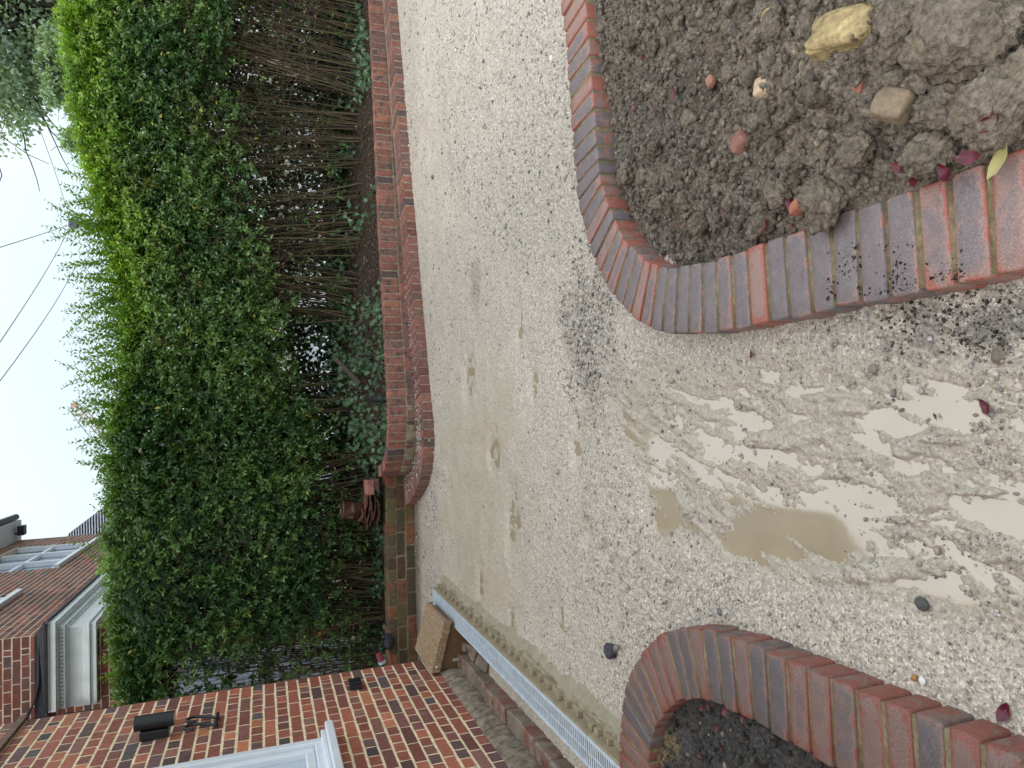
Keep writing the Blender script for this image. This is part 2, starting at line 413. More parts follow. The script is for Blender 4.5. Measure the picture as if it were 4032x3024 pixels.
# ------------------------------------------------------------------ gravel drive with its ruts and pools
PUD = [G(*p) for p in [(2400,1540),(2600,1400),(2900,1380),(3200,1390),(3500,1365),(3800,1330),(4250,1300),(4250,2680),(3700,2500),(3400,2370),(3050,2300),(2850,2250),(2700,2160),(2580,2200),(2520,1850),(2430,1700)]]
def ground_fields(X, Y):
    wx = X+.03*fbm(X*3, Y*3, s=40, oct=3); wy = Y+.03*fbm(X*3+9, Y*3, s=44, oct=3)
    sd = poly_sd(PUD, wx, wy)
    P = sstep(-.05, .10, sd)
    coarse = np.clip(.35+.6*sstep(-.2, .5, fbm(X*.9, Y*.9, s=50)), 0, 1)
    coarse = np.maximum(coarse, sstep(0, .5, ell(wx, wy, 1950, 250, 330, 900)))
    c2 = sstep(0., .6, ell(wx, wy, 2330, 1250, 150, 330)); coarse = np.maximum(coarse, c2)
    mud = sstep(-.1, .9, ell(wx, wy, 1880, 2050, 190, 750)+.7*fbm(X*4, Y*4, s=52, oct=5, gain=.65)); coarse = coarse*(1-.75*mud)
    h = .014+.009*fbm(X*1.3, Y*1.3, s=1)+.004*fbm(X*7, Y*7, s=5)+.0022*fbm(X*40, Y*40, oct=2, s=9)
    h = h+coarse*(.010*domes(wx/.016, wy/.016, 3)+.006*domes(wx/.03+5, wy/.03, 6)*vnoise(wx*9, wy*9, 0, 77)) + .003*domes(wx/.011, wy/.011, 8)
    h = np.maximum(h, .005)
    # shallow film pools
    pools = [(1855,1480,26,130),(1950,1780,26,110),(2030,2060,30,170),(2110,1500,20,80),(1900,2300,14,120),(2210,2420,18,110),(2440,2330,22,170),(2280,1750,30,120),(2330,2100,20,70),(2050,1300,14,120),(2020,2450,16,90),(2400,2180,18,60)]
    pm = np.zeros_like(X)
    for px, py, rx, ry in pools: pm = np.maximum(pm, sstep(-.35, .75, ell(wx+.03*fbm(X*12, Y*12, s=60), wy, px, py, rx, ry)+.55*fbm(X*14, Y*14, s=61)))
    h = h*(1-pm)+pm*(-.0012+.004*fbm(X*22, Y*22, s=12)+.0022*domes(wx/.012, wy/.012, 33))
    # churned, flooded ruts near the camera
    u = X+.24*(2.5-Y)+.05*fbm(X*2.2, Y*2.2, s=21, oct=2); v = Y
    rut = fbm(u/.06, v/.30, s=24, oct=4, gain=.65)
    rut2 = 1-np.abs(fbm(u/.06+3, v/.22+4, s=27, oct=2))*2.6
    big = fbm(X*2.4, Y*2.4, s=29, oct=2)
    fr_ = fbm(u/.035+8, v/.11, s=26, oct=3, gain=.65)
    hp = -.0035+.011*rut+.0065*np.clip(rut2, -.3, 1)+.006*big+.0075*fr_+.0045*fbm(X*24, Y*24, s=31, oct=4, gain=.65)
    peb = domes(wx/.015, wy/.015, 13); hp = hp+.007*peb*(.35+.65*(vnoise(X*11, Y*11, 0, 90) > .05))
    hp = hp+.0022*fbm(X*90, Y*90, s=35, oct=2)
    pm2 = sstep(-.2, .6, ell(wx, wy, 3130, 2090, 330, 110))*.9   # the open tan pool
    hp = hp-pm2*.0085
    pm3 = sstep(-.1, .6, ell(wx, wy, 2600, 1990, 80, 190)); hp = hp-pm3*.008
    for px, py, rx, ry in [(3150,1500,190,70),(2950,1780,190,40),(3450,1950,330,50),(3650,1840,90,60),(3600,1640,240,90),(3850,1560,230,110),(3300,1740,120,40),(3750,2100,220,90)]:
        hp = hp-.0028*sstep(-.2, .6, ell(wx, wy, px, py, rx, ry))
    for px, py, rx, ry, a in [(3450,2260,330,55,.016),(3080,1720,190,40,.010),(3380,1600,130,45,.012),(3560,1760,60,50,.012),(3230,1560,90,25,.009),(3700,1720,150,25,.010),(3850,1950,160,22,.009),(3300,1870,150,18,.008),(3550,2060,200,18,.009),(3900,2230,120,20,.009),(2900,1600,120,25,.009)]:
        hp = hp+a*sstep(0, .8, ell(wx, wy, px, py, rx, ry)+.4*fbm(X*16, Y*16, s=66))
    h = h*(1-P)+hp*P
    rgt = sstep(-.1, .7, ell(wx, wy, 2330, 1300, 190, 400)+.8*fbm(X*8, Y*8, s=76))
    h = h+.006*rgt*(1-P)
    dark = .6*sstep(.1, 1., ell(wx, wy, 3950, 1250, 480, 130)+1.3*fbm(X*22, Y*22, s=70, gain=.7))
    dark = np.maximum(dark, .6*sstep(0, .8, ell(wx, wy, 3620, 1370, 170, 110)+1.2*fbm(X*24, Y*24, s=72, gain=.7)-.3))
    brown = np.maximum(.32*sstep(-.1, 1.1, ell(wx, wy, 2330, 1300, 160, 420)+1.1*fbm(X*6, Y*6, s=74, gain=.65)-.1), .5*sstep(0, 1, ell(wx, wy, 1880, 1130, 30, 150)))
    return h, P, coarse, mud, dark, brown, pm
def ground_colour(X, Y, P, coarse, mud, dark, brown, h):
    n = fbm(X*2.2, Y*2.2, s=80)[:, None]; n2 = fbm(X*11, Y*11, s=82)[:, None]
    light = np.array([.50, .45, .37]); tan = np.array([.49, .43, .31]); dk = np.array([.06, .055, .05]); br = np.array([.25, .21, .17]); grey = np.array([.41, .375, .32])
    c = light*(1+.10*n+.08*n2)
    c = c*(1-(.55*mud)[:, None])+tan*(.55*mud)[:, None]
    k = (.45*coarse*(1-mud))[:, None]; c = c*(1-k)+grey*k
    c = c*(1-brown[:, None])+br*brown[:, None]
    c = c*(1-dark[:, None])+dk*dark[:, None]
    wetl = (P*(.35+.65*sstep(.016, -.002, h)))[:, None]*.7
    c = c*(1-wetl)+np.array([.40, .35, .26])*wetl
    return c
ny, nx = 700, 960
ys = [.45]
while ys[-1] < 8.2: ys.append(ys[-1]+.0038*max(ys[-1], .8)**1.15)
ys = np.array(ys); tt = np.linspace(-1, 1, nx)
X = (tt[:, None]*(.72*ys[None, :]+.75)); Y = np.repeat(ys[None, :], nx, 0)
Xf = X.ravel(); Yf = Y.ravel()
h, P_, cs_, md_, dk_, br_, pm_ = ground_fields(Xf, Yf)
colr = ground_colour(Xf, Yf, P_, cs_, md_, dk_, br_, h)
# ground darkened to brown along the foot of the old wall
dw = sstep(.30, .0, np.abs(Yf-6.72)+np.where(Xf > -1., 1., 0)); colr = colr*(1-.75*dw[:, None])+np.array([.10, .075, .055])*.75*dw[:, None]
m, t, b = mat('gravel', .6, .5)
co = obco(t); c0_ = attr(t, 'col'); wt_ = nd(t, 'ShaderNodeSeparateColor'); t.links.new(attr(t, 'wet'), wt_.inputs[0]); W_ = wt_.outputs[0]; Wc = wt_.outputs[1]
vo = nd(t, 'ShaderNodeTexVoronoi', Scale=170.); t.links.new(co, vo.inputs['Vector'])
vs = nd(t, 'ShaderNodeSeparateColor'); t.links.new(vo.outputs['Color'], vs.inputs[0])
c = mix(t, 1., c0_, rmp(t, vs.outputs[0], [(.0, .34), (.12, .80), (.75, 1.06), (.95, 1.42)]), 'MULTIPLY')
c = mix(t, 1., c, rmp(t, noise(t, co, 330., 4, .8).outputs[0], [(.28, .50), (.5, 1.0), (.72, 1.5)]), 'MULTIPLY')
c = mix(t, 1., c, rmp(t, noise(t, co, 70., 4, .75).outputs[0], [(.3, .72), (.5, 1.0), (.7, 1.25)]), 'MULTIPLY')
c = mix(t, rmp(t, noise(t, co, 62., 4, .7).outputs[0], [(.64, 0.), (.70, .6)]), c, (.15, .14, .125))
c = mix(t, rmp(t, noise(t, co, 90., 3, .7).outputs[0], [(.64, 0.), (.70, .6)]), c, (.70, .68, .64))
cw = mix(t, 1., c0_, rmp(t, noise(t, co, 200., 4, .8).outputs[0], [(.28, .66), (.5, 1.0), (.72, 1.3)]), 'MULTIPLY')
c = mix(t, W_, c, cw)
t.links.new(c, b.inputs['Base Color'])
rr = mix(t, W_, rmp(t, noise(t, co, 5., 3).outputs[0], [(.35, .40), (.65, .72)]), (.20, .20, .20)); t.links.new(rr, b.inputs['Roughness'])
p = bump(t, b, noise(t, co, 330., 4, .75).outputs[0], .7, .002)
p = bump(t, b, vo.outputs['Distance'], .45, .0025, p)
bump(t, b, noise(t, co, 65., 4, .75).outputs[0], .5, .005, p)
M['gravel'] = m
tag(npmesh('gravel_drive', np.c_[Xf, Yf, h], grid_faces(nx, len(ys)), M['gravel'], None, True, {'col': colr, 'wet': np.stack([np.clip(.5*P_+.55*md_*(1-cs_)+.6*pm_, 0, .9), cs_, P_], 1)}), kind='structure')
# standing water: milky, tan with fine silt
m, t, b = mat('muddy_water', .05, .5)
b.inputs['IOR'].default_value = 2.3
co = obco(t)
t.links.new(rmp(t, noise(t, co, 3.5, 4).outputs[0], [(.3, (.36, .30, .20)), (.7, (.42, .355, .245))]), b.inputs['Base Color'])
bump(t, b, noise(t, co, 9., 2).outputs[0], .03, .01)
M['water'] = m
gx, gy = np.meshgrid(np.linspace(-1.9, 2.2, 40), np.linspace(.45, 6.0, 50), indexing='ij')
tag(npmesh('puddle_water', np.c_[gx.ravel(), gy.ravel(), np.zeros(gx.size)], grid_faces(40, 50), M['water'], None, True), kind='structure')
# wide ground under everything
mb = MB(); mb.add([(-150, -60, -.09), (150, -60, -.09), (150, 300, -.09), (-150, 300, -.09)], [(0, 1, 2, 3)])
tag(mb.build('ground', simple('verge', (.12, .12, .08), .9, ns=3)), kind='structure')
mb = MB(); mb.box((-60, 9.4, .2), (60, 13.2, .42))
tag(mb.build('pavement', simple('paving', (.46, .46, .45), .45, .5, ns=4)), kind='structure')
mb = MB(); mb.box((-60, 13.2, .0), (60, 22, .32))
tag(mb.build('road', simple('asphalt', (.16, .165, .17), .35, .5, ns=12, bs=.3, bd=.004)), kind='structure')

# ------------------------------------------------------------------ small stones
ICO_V = []; ph = (1+5**.5)/2
for a in (-1, 1):
    for b_ in (-ph, ph): ICO_V += [(0, a, b_), (a, b_, 0), (b_, 0, a)]
ICO_V = np.array(ICO_V); ICO_V /= np.linalg.norm(ICO_V[0])
bm = bmesh.new()
for v in ICO_V: bm.verts.new(v)
bmesh.ops.convex_hull(bm, input=bm.verts[:]); bm.verts.index_update()
ICO_V = np.array([v.co[:] for v in bm.verts]); ICO_F = np.array([[v.index for v in f.verts] for f in bm.faces]); bm.free()
def scatter(name, C, S, colours, material, parent=None, flat=.7, jit=.22, smooth=True, seed=1):
    rg = np.random.RandomState(seed); n = len(C); k = len(ICO_V)
    q = rg.randn(n, 4); q /= np.linalg.norm(q, axis=1)[:, None]
    w_, x_, y_, z_ = q.T
    Rm = np.stack([1-2*(y_*y_+z_*z_), 2*(x_*y_-z_*w_), 2*(x_*z_+y_*w_), 2*(x_*y_+z_*w_), 1-2*(x_*x_+z_*z_), 2*(y_*z_-x_*w_), 2*(x_*z_-y_*w_), 2*(y_*z_+x_*w_), 1-2*(x_*x_+y_*y_)], 1).reshape(n, 3, 3)
    V = ICO_V[None]*(1+jit*(rg.rand(n, k, 1)*2-1))*np.array([1, .8, .65])*(1+.25*(rg.rand(n, 1, 3)*2-1))
    V = np.einsum('nij,nkj->nki', Rm, V)*S[:, None, None]; V[..., 2] *= flat
    V = V+C[:, None]
    F = (ICO_F[None]+(np.arange(n)*k)[:, None, None]).reshape(-1, 3)
    cc = np.repeat(colours, k, 0)
    return npmesh(name, V.reshape(-1, 3), F, material, parent, smooth, {'col': cc})
M['stone'] = attmat('stone', .55, .5, ns=160, var=.35, bs=.4, bd=.001, bscale=400)
def near_pick(n, ymax, rg, y0=.7, pw=1.):
    "positions denser near the viewer"
    u = rg.rand(n); y = y0+(ymax-y0)*u**1.6; x = (rg.rand(n)*2-1)*(.62*y+.5); return x, y
rg = np.random.RandomState(21)
x1, y1 = near_pick(30000, 6.9, rg)
hh, P1, c1, m1, d1, b1, pm1 = ground_fields(x1, y1)
keep = rg.rand(len(x1)) < np.clip(.10+.85*c1+.5*b1+.35*d1-.85*m1-.75*P1-.9*pm1, .02, 1)
keep &= (x1 > -1.98) & (poly_sd([*(RL[::10]), (3, .5), (3, 3.3)], x1, y1) < -.005) & (poly_sd([*(LL[::10]), (-2, .5)], x1, y1) < -.01)
x1, y1, hh, c1, d1, b1 = [a[keep] for a in (x1, y1, hh, c1, d1, b1)]
sz = (.0016+.0030*rg.rand(len(x1))**2.8)*(1+.30*y1)*(1+.35*c1)
big = rg.rand(len(x1)) < .015; sz[big] *= 1.9
pal = np.array([(.44, .41, .36), (.36, .34, .31), (.52, .50, .46), (.24, .23, .215), (.40, .33, .25), (.13, .13, .135), (.62, .61, .58), (.34, .29, .23)])
pc = pal[rg.choice(8, len(x1), p=[.27, .20, .15, .12, .10, .05, .05, .06])]
pc = pc*(1-.45*b1[:, None])*(1-.6*d1[:, None])
tag(scatter('gravel_stones', np.c_[x1, y1, hh+sz*.25], sz, pc, M['stone'], seed=2, smooth=False), kind='stuff')
# half-drowned pebbles in the ruts
x2, y2 = near_pick(16000, 3., rg, .75); x2 = x2*.8-.1
hh, P2, c2_, m2, d2, b2, pm2 = ground_fields(x2, y2); k = (P2 > .5) & (hh > -.012) & (vnoise(x2*8, y2*8, 0, 5) > -.25)
x2, y2, hh, d2 = x2[k], y2[k], hh[k], d2[k]; sz = .0022+.0045*rg.rand(len(x2))**3; sz[rg.rand(len(sz)) < .03] *= 1.8
pc = pal[rg.choice(8, len(x2), p=[.25, .25, .05, .2, .12, .08, .02, .03])]*.85*(1-.6*d2[:, None])
tag(scatter('rut_pebbles', np.c_[x2, y2, hh+sz*.35], sz, pc, M['stone'], seed=3), kind='stuff')

# ------------------------------------------------------------------ soil beds
m, t, b = mat('soil', .82, .3)
co = obco(t); c = attr(t, 'col')
c = mix(t, 1., c, rmp(t, noise(t, co, 95., 5, .75).outputs[0], [(.3, .32), (.5, .95), (.72, 1.95)]), 'MULTIPLY')
c = mix(t, rmp(t, noise(t, co, 20., 4, .7).outputs[0], [(.55, 0.), (.75, .55)]), c, (.20, .155, .095))
c = mix(t, rmp(t, noise(t, co, 140., 3, .7).outputs[0], [(.68, 0.), (.74, .6)]), c, (.34, .32, .28))
t.links.new(c, b.inputs['Base Color'])
p = bump(t, b, noise(t, co, 170., 5, .8).outputs[0], 1., .007)
bump(t, b, noise(t, co, 60., 4, .7).outputs[0], 1., .012, p)
M['soil'] = m
BEDR = [*(RI[::8]), (3.2, .55), (3.2, 3.1)]
BEDL = [*(LI[::8]), (-1.95, .45)]
def lumps(X, Y, s, fine=1.):
    wx = X+.018*fbm(X*14, Y*14, s=s+1, oct=3); wy = Y+.018*fbm(X*14+7, Y*14, s=s+5, oct=3)
    h = .030*domes(wx/.13, wy/.13, s+10)*(.4+.6*(vnoise(X*4, Y*4, 0, s+3) > -.1))+.026*domes(wx/.058, wy/.058, s+20)+.014*domes(wx/.024, wy/.024, s+30)+.0075*domes(wx/.0115, wy/.0115, s+40)*fine
    return h-.03+.012*fbm(X*5, Y*5, s=s+50)+.004*fbm(X*60, Y*60, s=s+60, oct=3)
def soilR(X, Y):
    sd = poly_sd(BEDR, X, Y)
    base = .035+.075*sstep(2.0, 1.15, Y)+.045*sstep(0, .35, sd)+.05*sstep(.9, 1.6, X)
    h = base+lumps(X, Y, 100)*sstep(-.01, .06, sd)
    edge = sstep(.05, 0, sd); h = h-edge*.012
    return np.where(sd > -.02, h, -.05), sd
def soilL(X, Y):
    sd = poly_sd(BEDL, X, Y)
    h = .055+.02*sstep(0, .2, sd)+lumps(X, Y, 200)*.8
    return np.where(sd > -.02, h, -.05), sd
gx, gy = np.meshgrid(np.arange(.30, 2.3, .0036), np.arange(.72, 3.1, .0036), indexing='ij'); X = gx.ravel(); Y = gy.ravel()
h, sd = soilR(X, Y)
n = fbm(X*6, Y*6, s=301)[:, None]; n2 = fbm(X*22, Y*22, s=305)[:, None]
cc = np.array([.235, .20, .16])*(1+.28*n+.3*n2)
cc = cc+np.clip(fbm(X*3+4, Y*3, s=310)-.1, 0, 1)[:, None]*np.array([.11, .085, .035])
tag(npmesh('soil', np.c_[X, Y, h], grid_faces(*gx.shape), M['soil'], None, True, {'col': cc}), kind='structure')
gx, gy = np.meshgrid(np.arange(-1.98, -.6, .0045), np.arange(.6, 2.6, .0045), indexing='ij'); X = gx.ravel(); Y = gy.ravel()
h, sd = soilL(X, Y)
cl = sstep(.0, .9, ell(X, Y, 2650, 2930, 110, 110)+.5*fbm(X*12, Y*12, s=320))[:, None]
cc = np.array([.085, .080, .074])*(1+.3*fbm(X*9, Y*9, s=315)[:, None])*(1-cl)+np.array([.27, .21, .115])*cl
tag(npmesh('soil', np.c_[X, Y, h], grid_faces(*gx.shape), M['soil'], None, True, {'col': cc}), kind='structure')
rg = np.random.RandomState(31)
def clods(n, fn, bounds, colr, seed, smin, smax, name, pw=3.):
    x = bounds[0]+(bounds[1]-bounds[0])*rg.rand(n); y = bounds[2]+(bounds[3]-bounds[2])*rg.rand(n)
    h, sd = fn(x, y); k = sd > .012; x, y, h = x[k], y[k], h[k]
    s = smin+(smax-smin)*rg.rand(len(x))**pw
    c = np.array(colr)*(.65+.8*rg.rand(len(x), 1)); sp = rg.rand(len(x)) < .05; c[sp] = np.array([.32, .27, .2])*(.7+.5*rg.rand(sp.sum(), 1)); sp = rg.rand(len(x)) < .005; c[sp] = np.array([.24, .11, .08])
    tag(scatter(name, np.c_[x, y, h+s*.3], s, c, M['soil'], jit=.34, flat=.85, seed=seed, smooth=False), kind='stuff')
clods(30000, soilR, (.3, 2.2, .8, 3.0), (.215, .185, .15), 41, .0022, .017, 'soil_crumbs', 3.4)
clods(7000, soilL, (-1.9, -.7, .75, 2.4), (.075, .07, .06), 42, .0025, .014, 'soil_crumbs')

q = np.array([G(3250+650*a, 950+230*b, ZC) for a, b in zip(rg.rand(900), rg.rand(900)**.8)]); k = (poly_sd([*(RL[::10]), (3, .5), (3, 3.3)], q[:, 0], q[:, 1]) > .008) & (vnoise(q[:, 0]*22, q[:, 1]*22, 0, 4)+.45*rg.randn(len(q)) > .1); q = q[k]
tag(scatter('soil_specks', np.c_[q, np.full(len(q), ZC+.001)], .0013+.0035*rg.rand(len(q))**3, np.tile([.035, .033, .035], (len(q), 1)), M['soil'], seed=9), kind='stuff')
q = np.array([G(3500+620*a, 1130+260*b, .0) for a, b in zip(rg.rand(1700), rg.rand(1700))]); hh = ground_fields(q[:, 0], q[:, 1])[0]; k = (poly_sd([*(RL[::10]), (3, .5), (3, 3.3)], q[:, 0], q[:, 1]) < -.004) & (fbm(q[:, 0]*14, q[:, 1]*14, s=7)+.35*rg.randn(len(q)) > .05)
q, hh = q[k], hh[k]; s_ = .0012+.0048*rg.rand(len(q))**3; tag(scatter('soil_specks', np.c_[q, np.maximum(hh, -.002)+s_*.3], s_, np.array([.085, .078, .07])*(.4+1.6*rg.rand(len(q), 1)), M['soil'], seed=10), kind='stuff')
q = np.array([G(2330+60*np.cos(t_*6.28)*r_*2, 1300+250*np.sin(t_*6.28)*r_*1.6, .0) for t_, r_ in zip(rg.rand(1700), rg.rand(1700)**.7)]); hh = ground_fields(q[:, 0], q[:, 1])[0]; k = (poly_sd([*(RL[::10]), (3, .5), (3, 3.3)], q[:, 0], q[:, 1]) < -.004) & (fbm(q[:, 0]*9, q[:, 1]*9, s=17) > -.1)
q, hh = q[k], hh[k]; s_ = .003+.008*rg.rand(len(q))**2.5; tag(scatter('gravel_stones', np.c_[q, hh+s_*.3], s_, pal[rg.choice(8, len(q))]*.85, M['stone'], seed=12), kind='stuff')

def big_clods(n, fn, bounds, colr, seed, smin, smax, dens=lambda x, y: 1.):
    rg = np.random.RandomState(seed); bm = bmesh.new(); bmesh.ops.create_icosphere(bm, subdivisions=3, radius=1); bm.verts.index_update()
    S = np.array([v.co[:] for v in bm.verts]); Fi = np.array([[v.index for v in f.verts] for f in bm.faces]); bm.free()
    x = bounds[0]+(bounds[1]-bounds[0])*rg.rand(n); y = bounds[2]+(bounds[3]-bounds[2])*rg.rand(n); h, sd = fn(x, y); k = (sd > .03) & (rg.rand(n) < dens(x, y)); x, y, h = x[k], y[k], h[k]
    V = []; F = []; C = []
    for i in range(len(x)):
        s_ = smin+(smax-smin)*rg.rand()**2.2; r_ = 1+.30*fbm(S[:, 0]*1.4+i*3.1, S[:, 1]*1.4, S[:, 2]*1.4, 2, seed)*2+.16*fbm(S[:, 0]*5+i, S[:, 1]*5, S[:, 2]*5, 3, seed+3, .7)*2
        a_ = rg.rand()*6.28; P = S*r_[:, None]*np.array([1, .6+.4*rg.rand(), .45+.4*rg.rand()])*s_; P = np.stack([P[:, 0]*math.cos(a_)-P[:, 1]*math.sin(a_), P[:, 0]*math.sin(a_)+P[:, 1]*math.cos(a_), P[:, 2]], 1)
        V.append(P+np.array([x[i], y[i], h[i]+s_*.18])); F.append(Fi+i*len(S)); C.append(np.tile(np.array(colr)*(.7+.6*rg.rand()), (len(S), 1)))
    tag(npmesh('soil_clods', np.concatenate(V), np.concatenate(F), M['soil'], None, False, {'col': np.concatenate(C)}), kind='stuff')
big_clods(620, soilR, (.3, 2.1, .85, 2.9), (.23, .195, .15), 77, .012, .042, lambda x, y: .25+.75*sstep(2.2, 1.2, y))
big_clods(90, soilL, (-1.9, -.7, .8, 2.3), (.08, .075, .068), 78, .010, .028)

# ------------------------------------------------------------------ individual rocks, rubble and fallen leaves
def rock(name, label, cat, px, py, size, z, colour, seed, boxy=.0, rot=None, material=None, amp=.13, fine=.03, sub=4, group=None, sink=.3):
    "size in metres along x,y,z; centre seen at photo px,py"
    bm = bmesh.new(); bmesh.ops.create_icosphere(bm, subdivisions=sub, radius=1)
    me = bpy.data.meshes.new(name); bm.to_mesh(me); bm.free()
    V = np.array([v.co[:] for v in me.vertices])
    if boxy: V = np.sign(V)*np.abs(V)**(1-boxy); V /= np.max(np.abs(V))
    rr = 1+amp*fbm(V[:, 0]*1.3+seed, V[:, 1]*1.3, V[:, 2]*1.3, 3, seed)*2+fine*fbm(V[:, 0]*6+seed, V[:, 1]*6, V[:, 2]*6, 4, seed+5, .7)*2
    V = V*rr[:, None]*np.array(size)/2
    rx, ry, rz = rot or (0, 0, seed*1.3)
    Rm = np.array((Matrix.Rotation(rz, 3, 'Z') @ Matrix.Rotation(ry, 3, 'Y') @ Matrix.Rotation(rx, 3, 'X')))
    V = V@Rm.T
    z0 = z+(-V[:, 2].min())*(1-sink); c = G3(px, py, z0)
    me.vertices.foreach_set('co', V.astype(np.float32).ravel()); me.update()
    at = me.attributes.new('col', 'FLOAT_COLOR', 'POINT'); cc = np.ones((len(V), 4), np.float32)
    cc[:, :3] = np.array(colour)*(1+.35*fbm(V[:, 0]*25+seed, V[:, 1]*25, V[:, 2]*25, 3, seed+9))[:, None]; at.data.foreach_set('color', cc.ravel())
    o = link(name, me, material or M['rubble'], None, True); o.location = c
    tag(o, label, cat, group); return o
M['rubble'] = attmat('rubble', .75, .4, ns=70, var=.4, bs=.7, bd=.004, bscale=170)
M['yellow_stone'] = attmat('yellow_stone', .75, .4, ns=55, var=.6, bs=.8, bd=.005, bscale=120, tint=((.12, .09, .06), 30., .60, .68))
M['clod'] = attmat('clod', .85, .3, ns=75, var=.7, bs=1., bd=.012, bscale=95, tint=((.26, .20, .11), 16., .60, .74), spots=((.40, .37, .32), 120., .70))
sz_ = lambda x, y: float((soilR(np.array([G(x, y, .1)[0]]), np.array([G(x, y, .1)[1]])))[0][0])
rock('yellow_stone', 'large flat-faced yellow stock brick lump lying on the soil near the top of the photo', 'rubble', 3325, 130, (.155, .085, .07), .12, (.38, .29, .14), 3, .62, (R(18), R(-10), R(80)), M['yellow_stone'], .10, .03, 5, sink=.15)
rock('yellow_stone', 'small yellow brick lump at the edge of the photo beside the big yellow one', 'rubble', 3045, 62, (.06, .04, .04), .12, (.38, .28, .11), 4, .5, (0, 0, R(75)), M['yellow_stone'], .1, .03, sink=.2)
rock('brick_fragment', 'pale cream broken brick corner standing up from the middle of the soil', 'rubble', 3012, 345, (.055, .045, .045), .11, (.50, .38, .25), 5, .6, (R(12), R(15), R(10)), None, .06, .02, sink=.1)
rock('brick_fragment', 'dusty pink rounded brick fragment alone in the middle of the soil bed', 'rubble', 2918, 560, (.062, .062, .05), .085, (.27, .13, .10), 6, .35, (0, R(10), R(30)), None, .08, .03, sink=.2)
rock('brick_fragment', 'red brick shard with sharp edges lying by the kerb beside a red leaf', 'rubble', 3153, 806, (.062, .034, .032), .125, (.36, .14, .085), 7, .5, (R(20), 0, R(112)), None, .08, .03, sink=.1)
rock('brick_fragment', 'brown brick half with one smooth flat face among the big clods', 'rubble', 3520, 415, (.075, .062, .05), .135, (.25, .19, .125), 8, .6, (R(20), R(-15), R(60)), None, .05, .02, sink=.2)
rock('brick_fragment', 'reddish brick splinter half buried under the cream brick corner', 'rubble', 2990, 280, (.055, .026, .03), .11, (.25, .11, .08), 9, .5, (0, 0, R(55)), None, .08, .03)
rock('brick_fragment', 'small red brick chip in the soil left of the pale cream corner', 'rubble', 2800, 320, (.035, .032, .025), .095, (.30, .15, .11), 10, .3)
rock('brick_fragment', 'thin dull red brick flake lying towards the small yellow lump', 'rubble', 2915, 132, (.045, .02, .02), .11, (.26, .12, .09), 11, .3, (0, 0, R(60)))
rock('brick_fragment', 'red brick crumb between the flat-faced brown half and the dark red leaf', 'rubble', 3382, 352, (.035, .028, .022), .135, (.30, .12, .08), 12, .4)
rock('brick_fragment', 'orange-red tile chip poking out beside the round clod near the kerb', 'rubble', 3795, 515, (.035, .018, .015), .15, (.42, .15, .09), 13, .4, (0, 0, R(45)))
rock('brick_fragment', 'brown weathered stone in the far corner of the soil bed next to the kerb', 'rubble', 2538, 190, (.055, .045, .035), .07, (.26, .20, .155), 14, .3)
for i, (px, py, sx, sy, s_, lab) in enumerate([
    (3240, 790, .115, .10, .085, 'large rough clod pressed against the brick kerb beside the red shard'),
    (3700, 430, .12, .085, .075, 'long lumpy brown clod beside the flat-faced brick half'),
    (3640, 610, .10, .085, .075, 'round clod with a yellow crust lying against the kerb'),
    (3560, 60, .15, .12, .08, 'smooth wide clod beside the large yellow brick lump'),
    (3820, 130, .20, .16, .10, 'biggest clod, a broad grey-brown mass in the corner of the photo'),
    (3930, 400, .17, .13, .08, 'broad flat clod at the edge of the photo above the purple leaves'),
    (3480, 250, .07, .06, .05, 'middle-sized crumbly clod right of the dark red leaf'),
    (3100, 640, .06, .05, .045, 'crumbly clod with an ochre side behind the red shard'),
    (2750, 880, .08, .065, .055, 'ochre-tinted clod close to the rounded end of the bed'),
    (3060, 760, .09, .065, .05, 'sloping pale clod between the kerb and the red shard'),
    (3370, 600, .08, .06, .05, 'sandy clod in the middle of the group near the kerb'),
    (3120, 330, .06, .05, .045, 'dark clod beside the pale cream brick corner'),
    (3050, 100, .09, .07, .06, 'dark clod under the small yellow lump')]):
    rock('soil_clod', lab, 'clod', px, py, (sx, sy, s_), sz_(px, py)-.005, (.20, .168, .128), 20+i, .0, (0, 0, i*1.1), M['clod'], .26, .16, 5, sink=.4)
rock('black_stone', 'lumpy blue-black stone alone on the pale gravel near the drain channel', 'stone', 2405, 2563, (.062, .078, .05), .012, (.045, .05, .062), 41, 0, (0, 0, R(10)), None, .2, .07, sink=.2)
rock('pebble', 'small grey-brown pebble touching the blue-black stone', 'stone', 2428, 2553, (.026, .03, .028), .03, (.24, .21, .165), 42, .1, sink=.1)
rock('pebble', 'dark round pebble sitting in the tan puddle ahead of the left brick kerb', 'stone', 3630, 2380, (.028, .032, .024), .004, (.10, .10, .095), 43, sink=.25)
rock('pebble', 'orange pebble on the gravel beside the left brick kerb', 'stone', 3600, 2670, (.014, .018, .012), .014, (.42, .22, .07), 44, sink=.1)
rock('pebble', 'white pebble next to the orange one beside the left brick kerb', 'stone', 3632, 2682, (.014, .02, .013), .014, (.75, .74, .72), 45, sink=.1)
rock('pebble', 'grey rounded stone against the outer curve of the left brick kerb', 'stone', 2833, 2408, (.024, .024, .018), .014, (.17, .175, .17), 46, sink=.1)
rock('pebble', 'pale stone against the tip of the left brick kerb', 'stone', 2735, 2428, (.02, .024, .018), .014, (.50, .49, .46), 47, sink=.1)
rock('pebble', 'white flint on the gravel at the far side, near the right-hand edge of the photo', 'stone', 2172, 229, (.03, .026, .02), .014, (.72, .71, .68), 48, sink=.1)
rock('pebble', 'large brown stone in the flooded ruts by the dark dirt', 'stone', 3938, 1396, (.036, .036, .026), .002, (.20, .17, .13), 49, sink=.2)
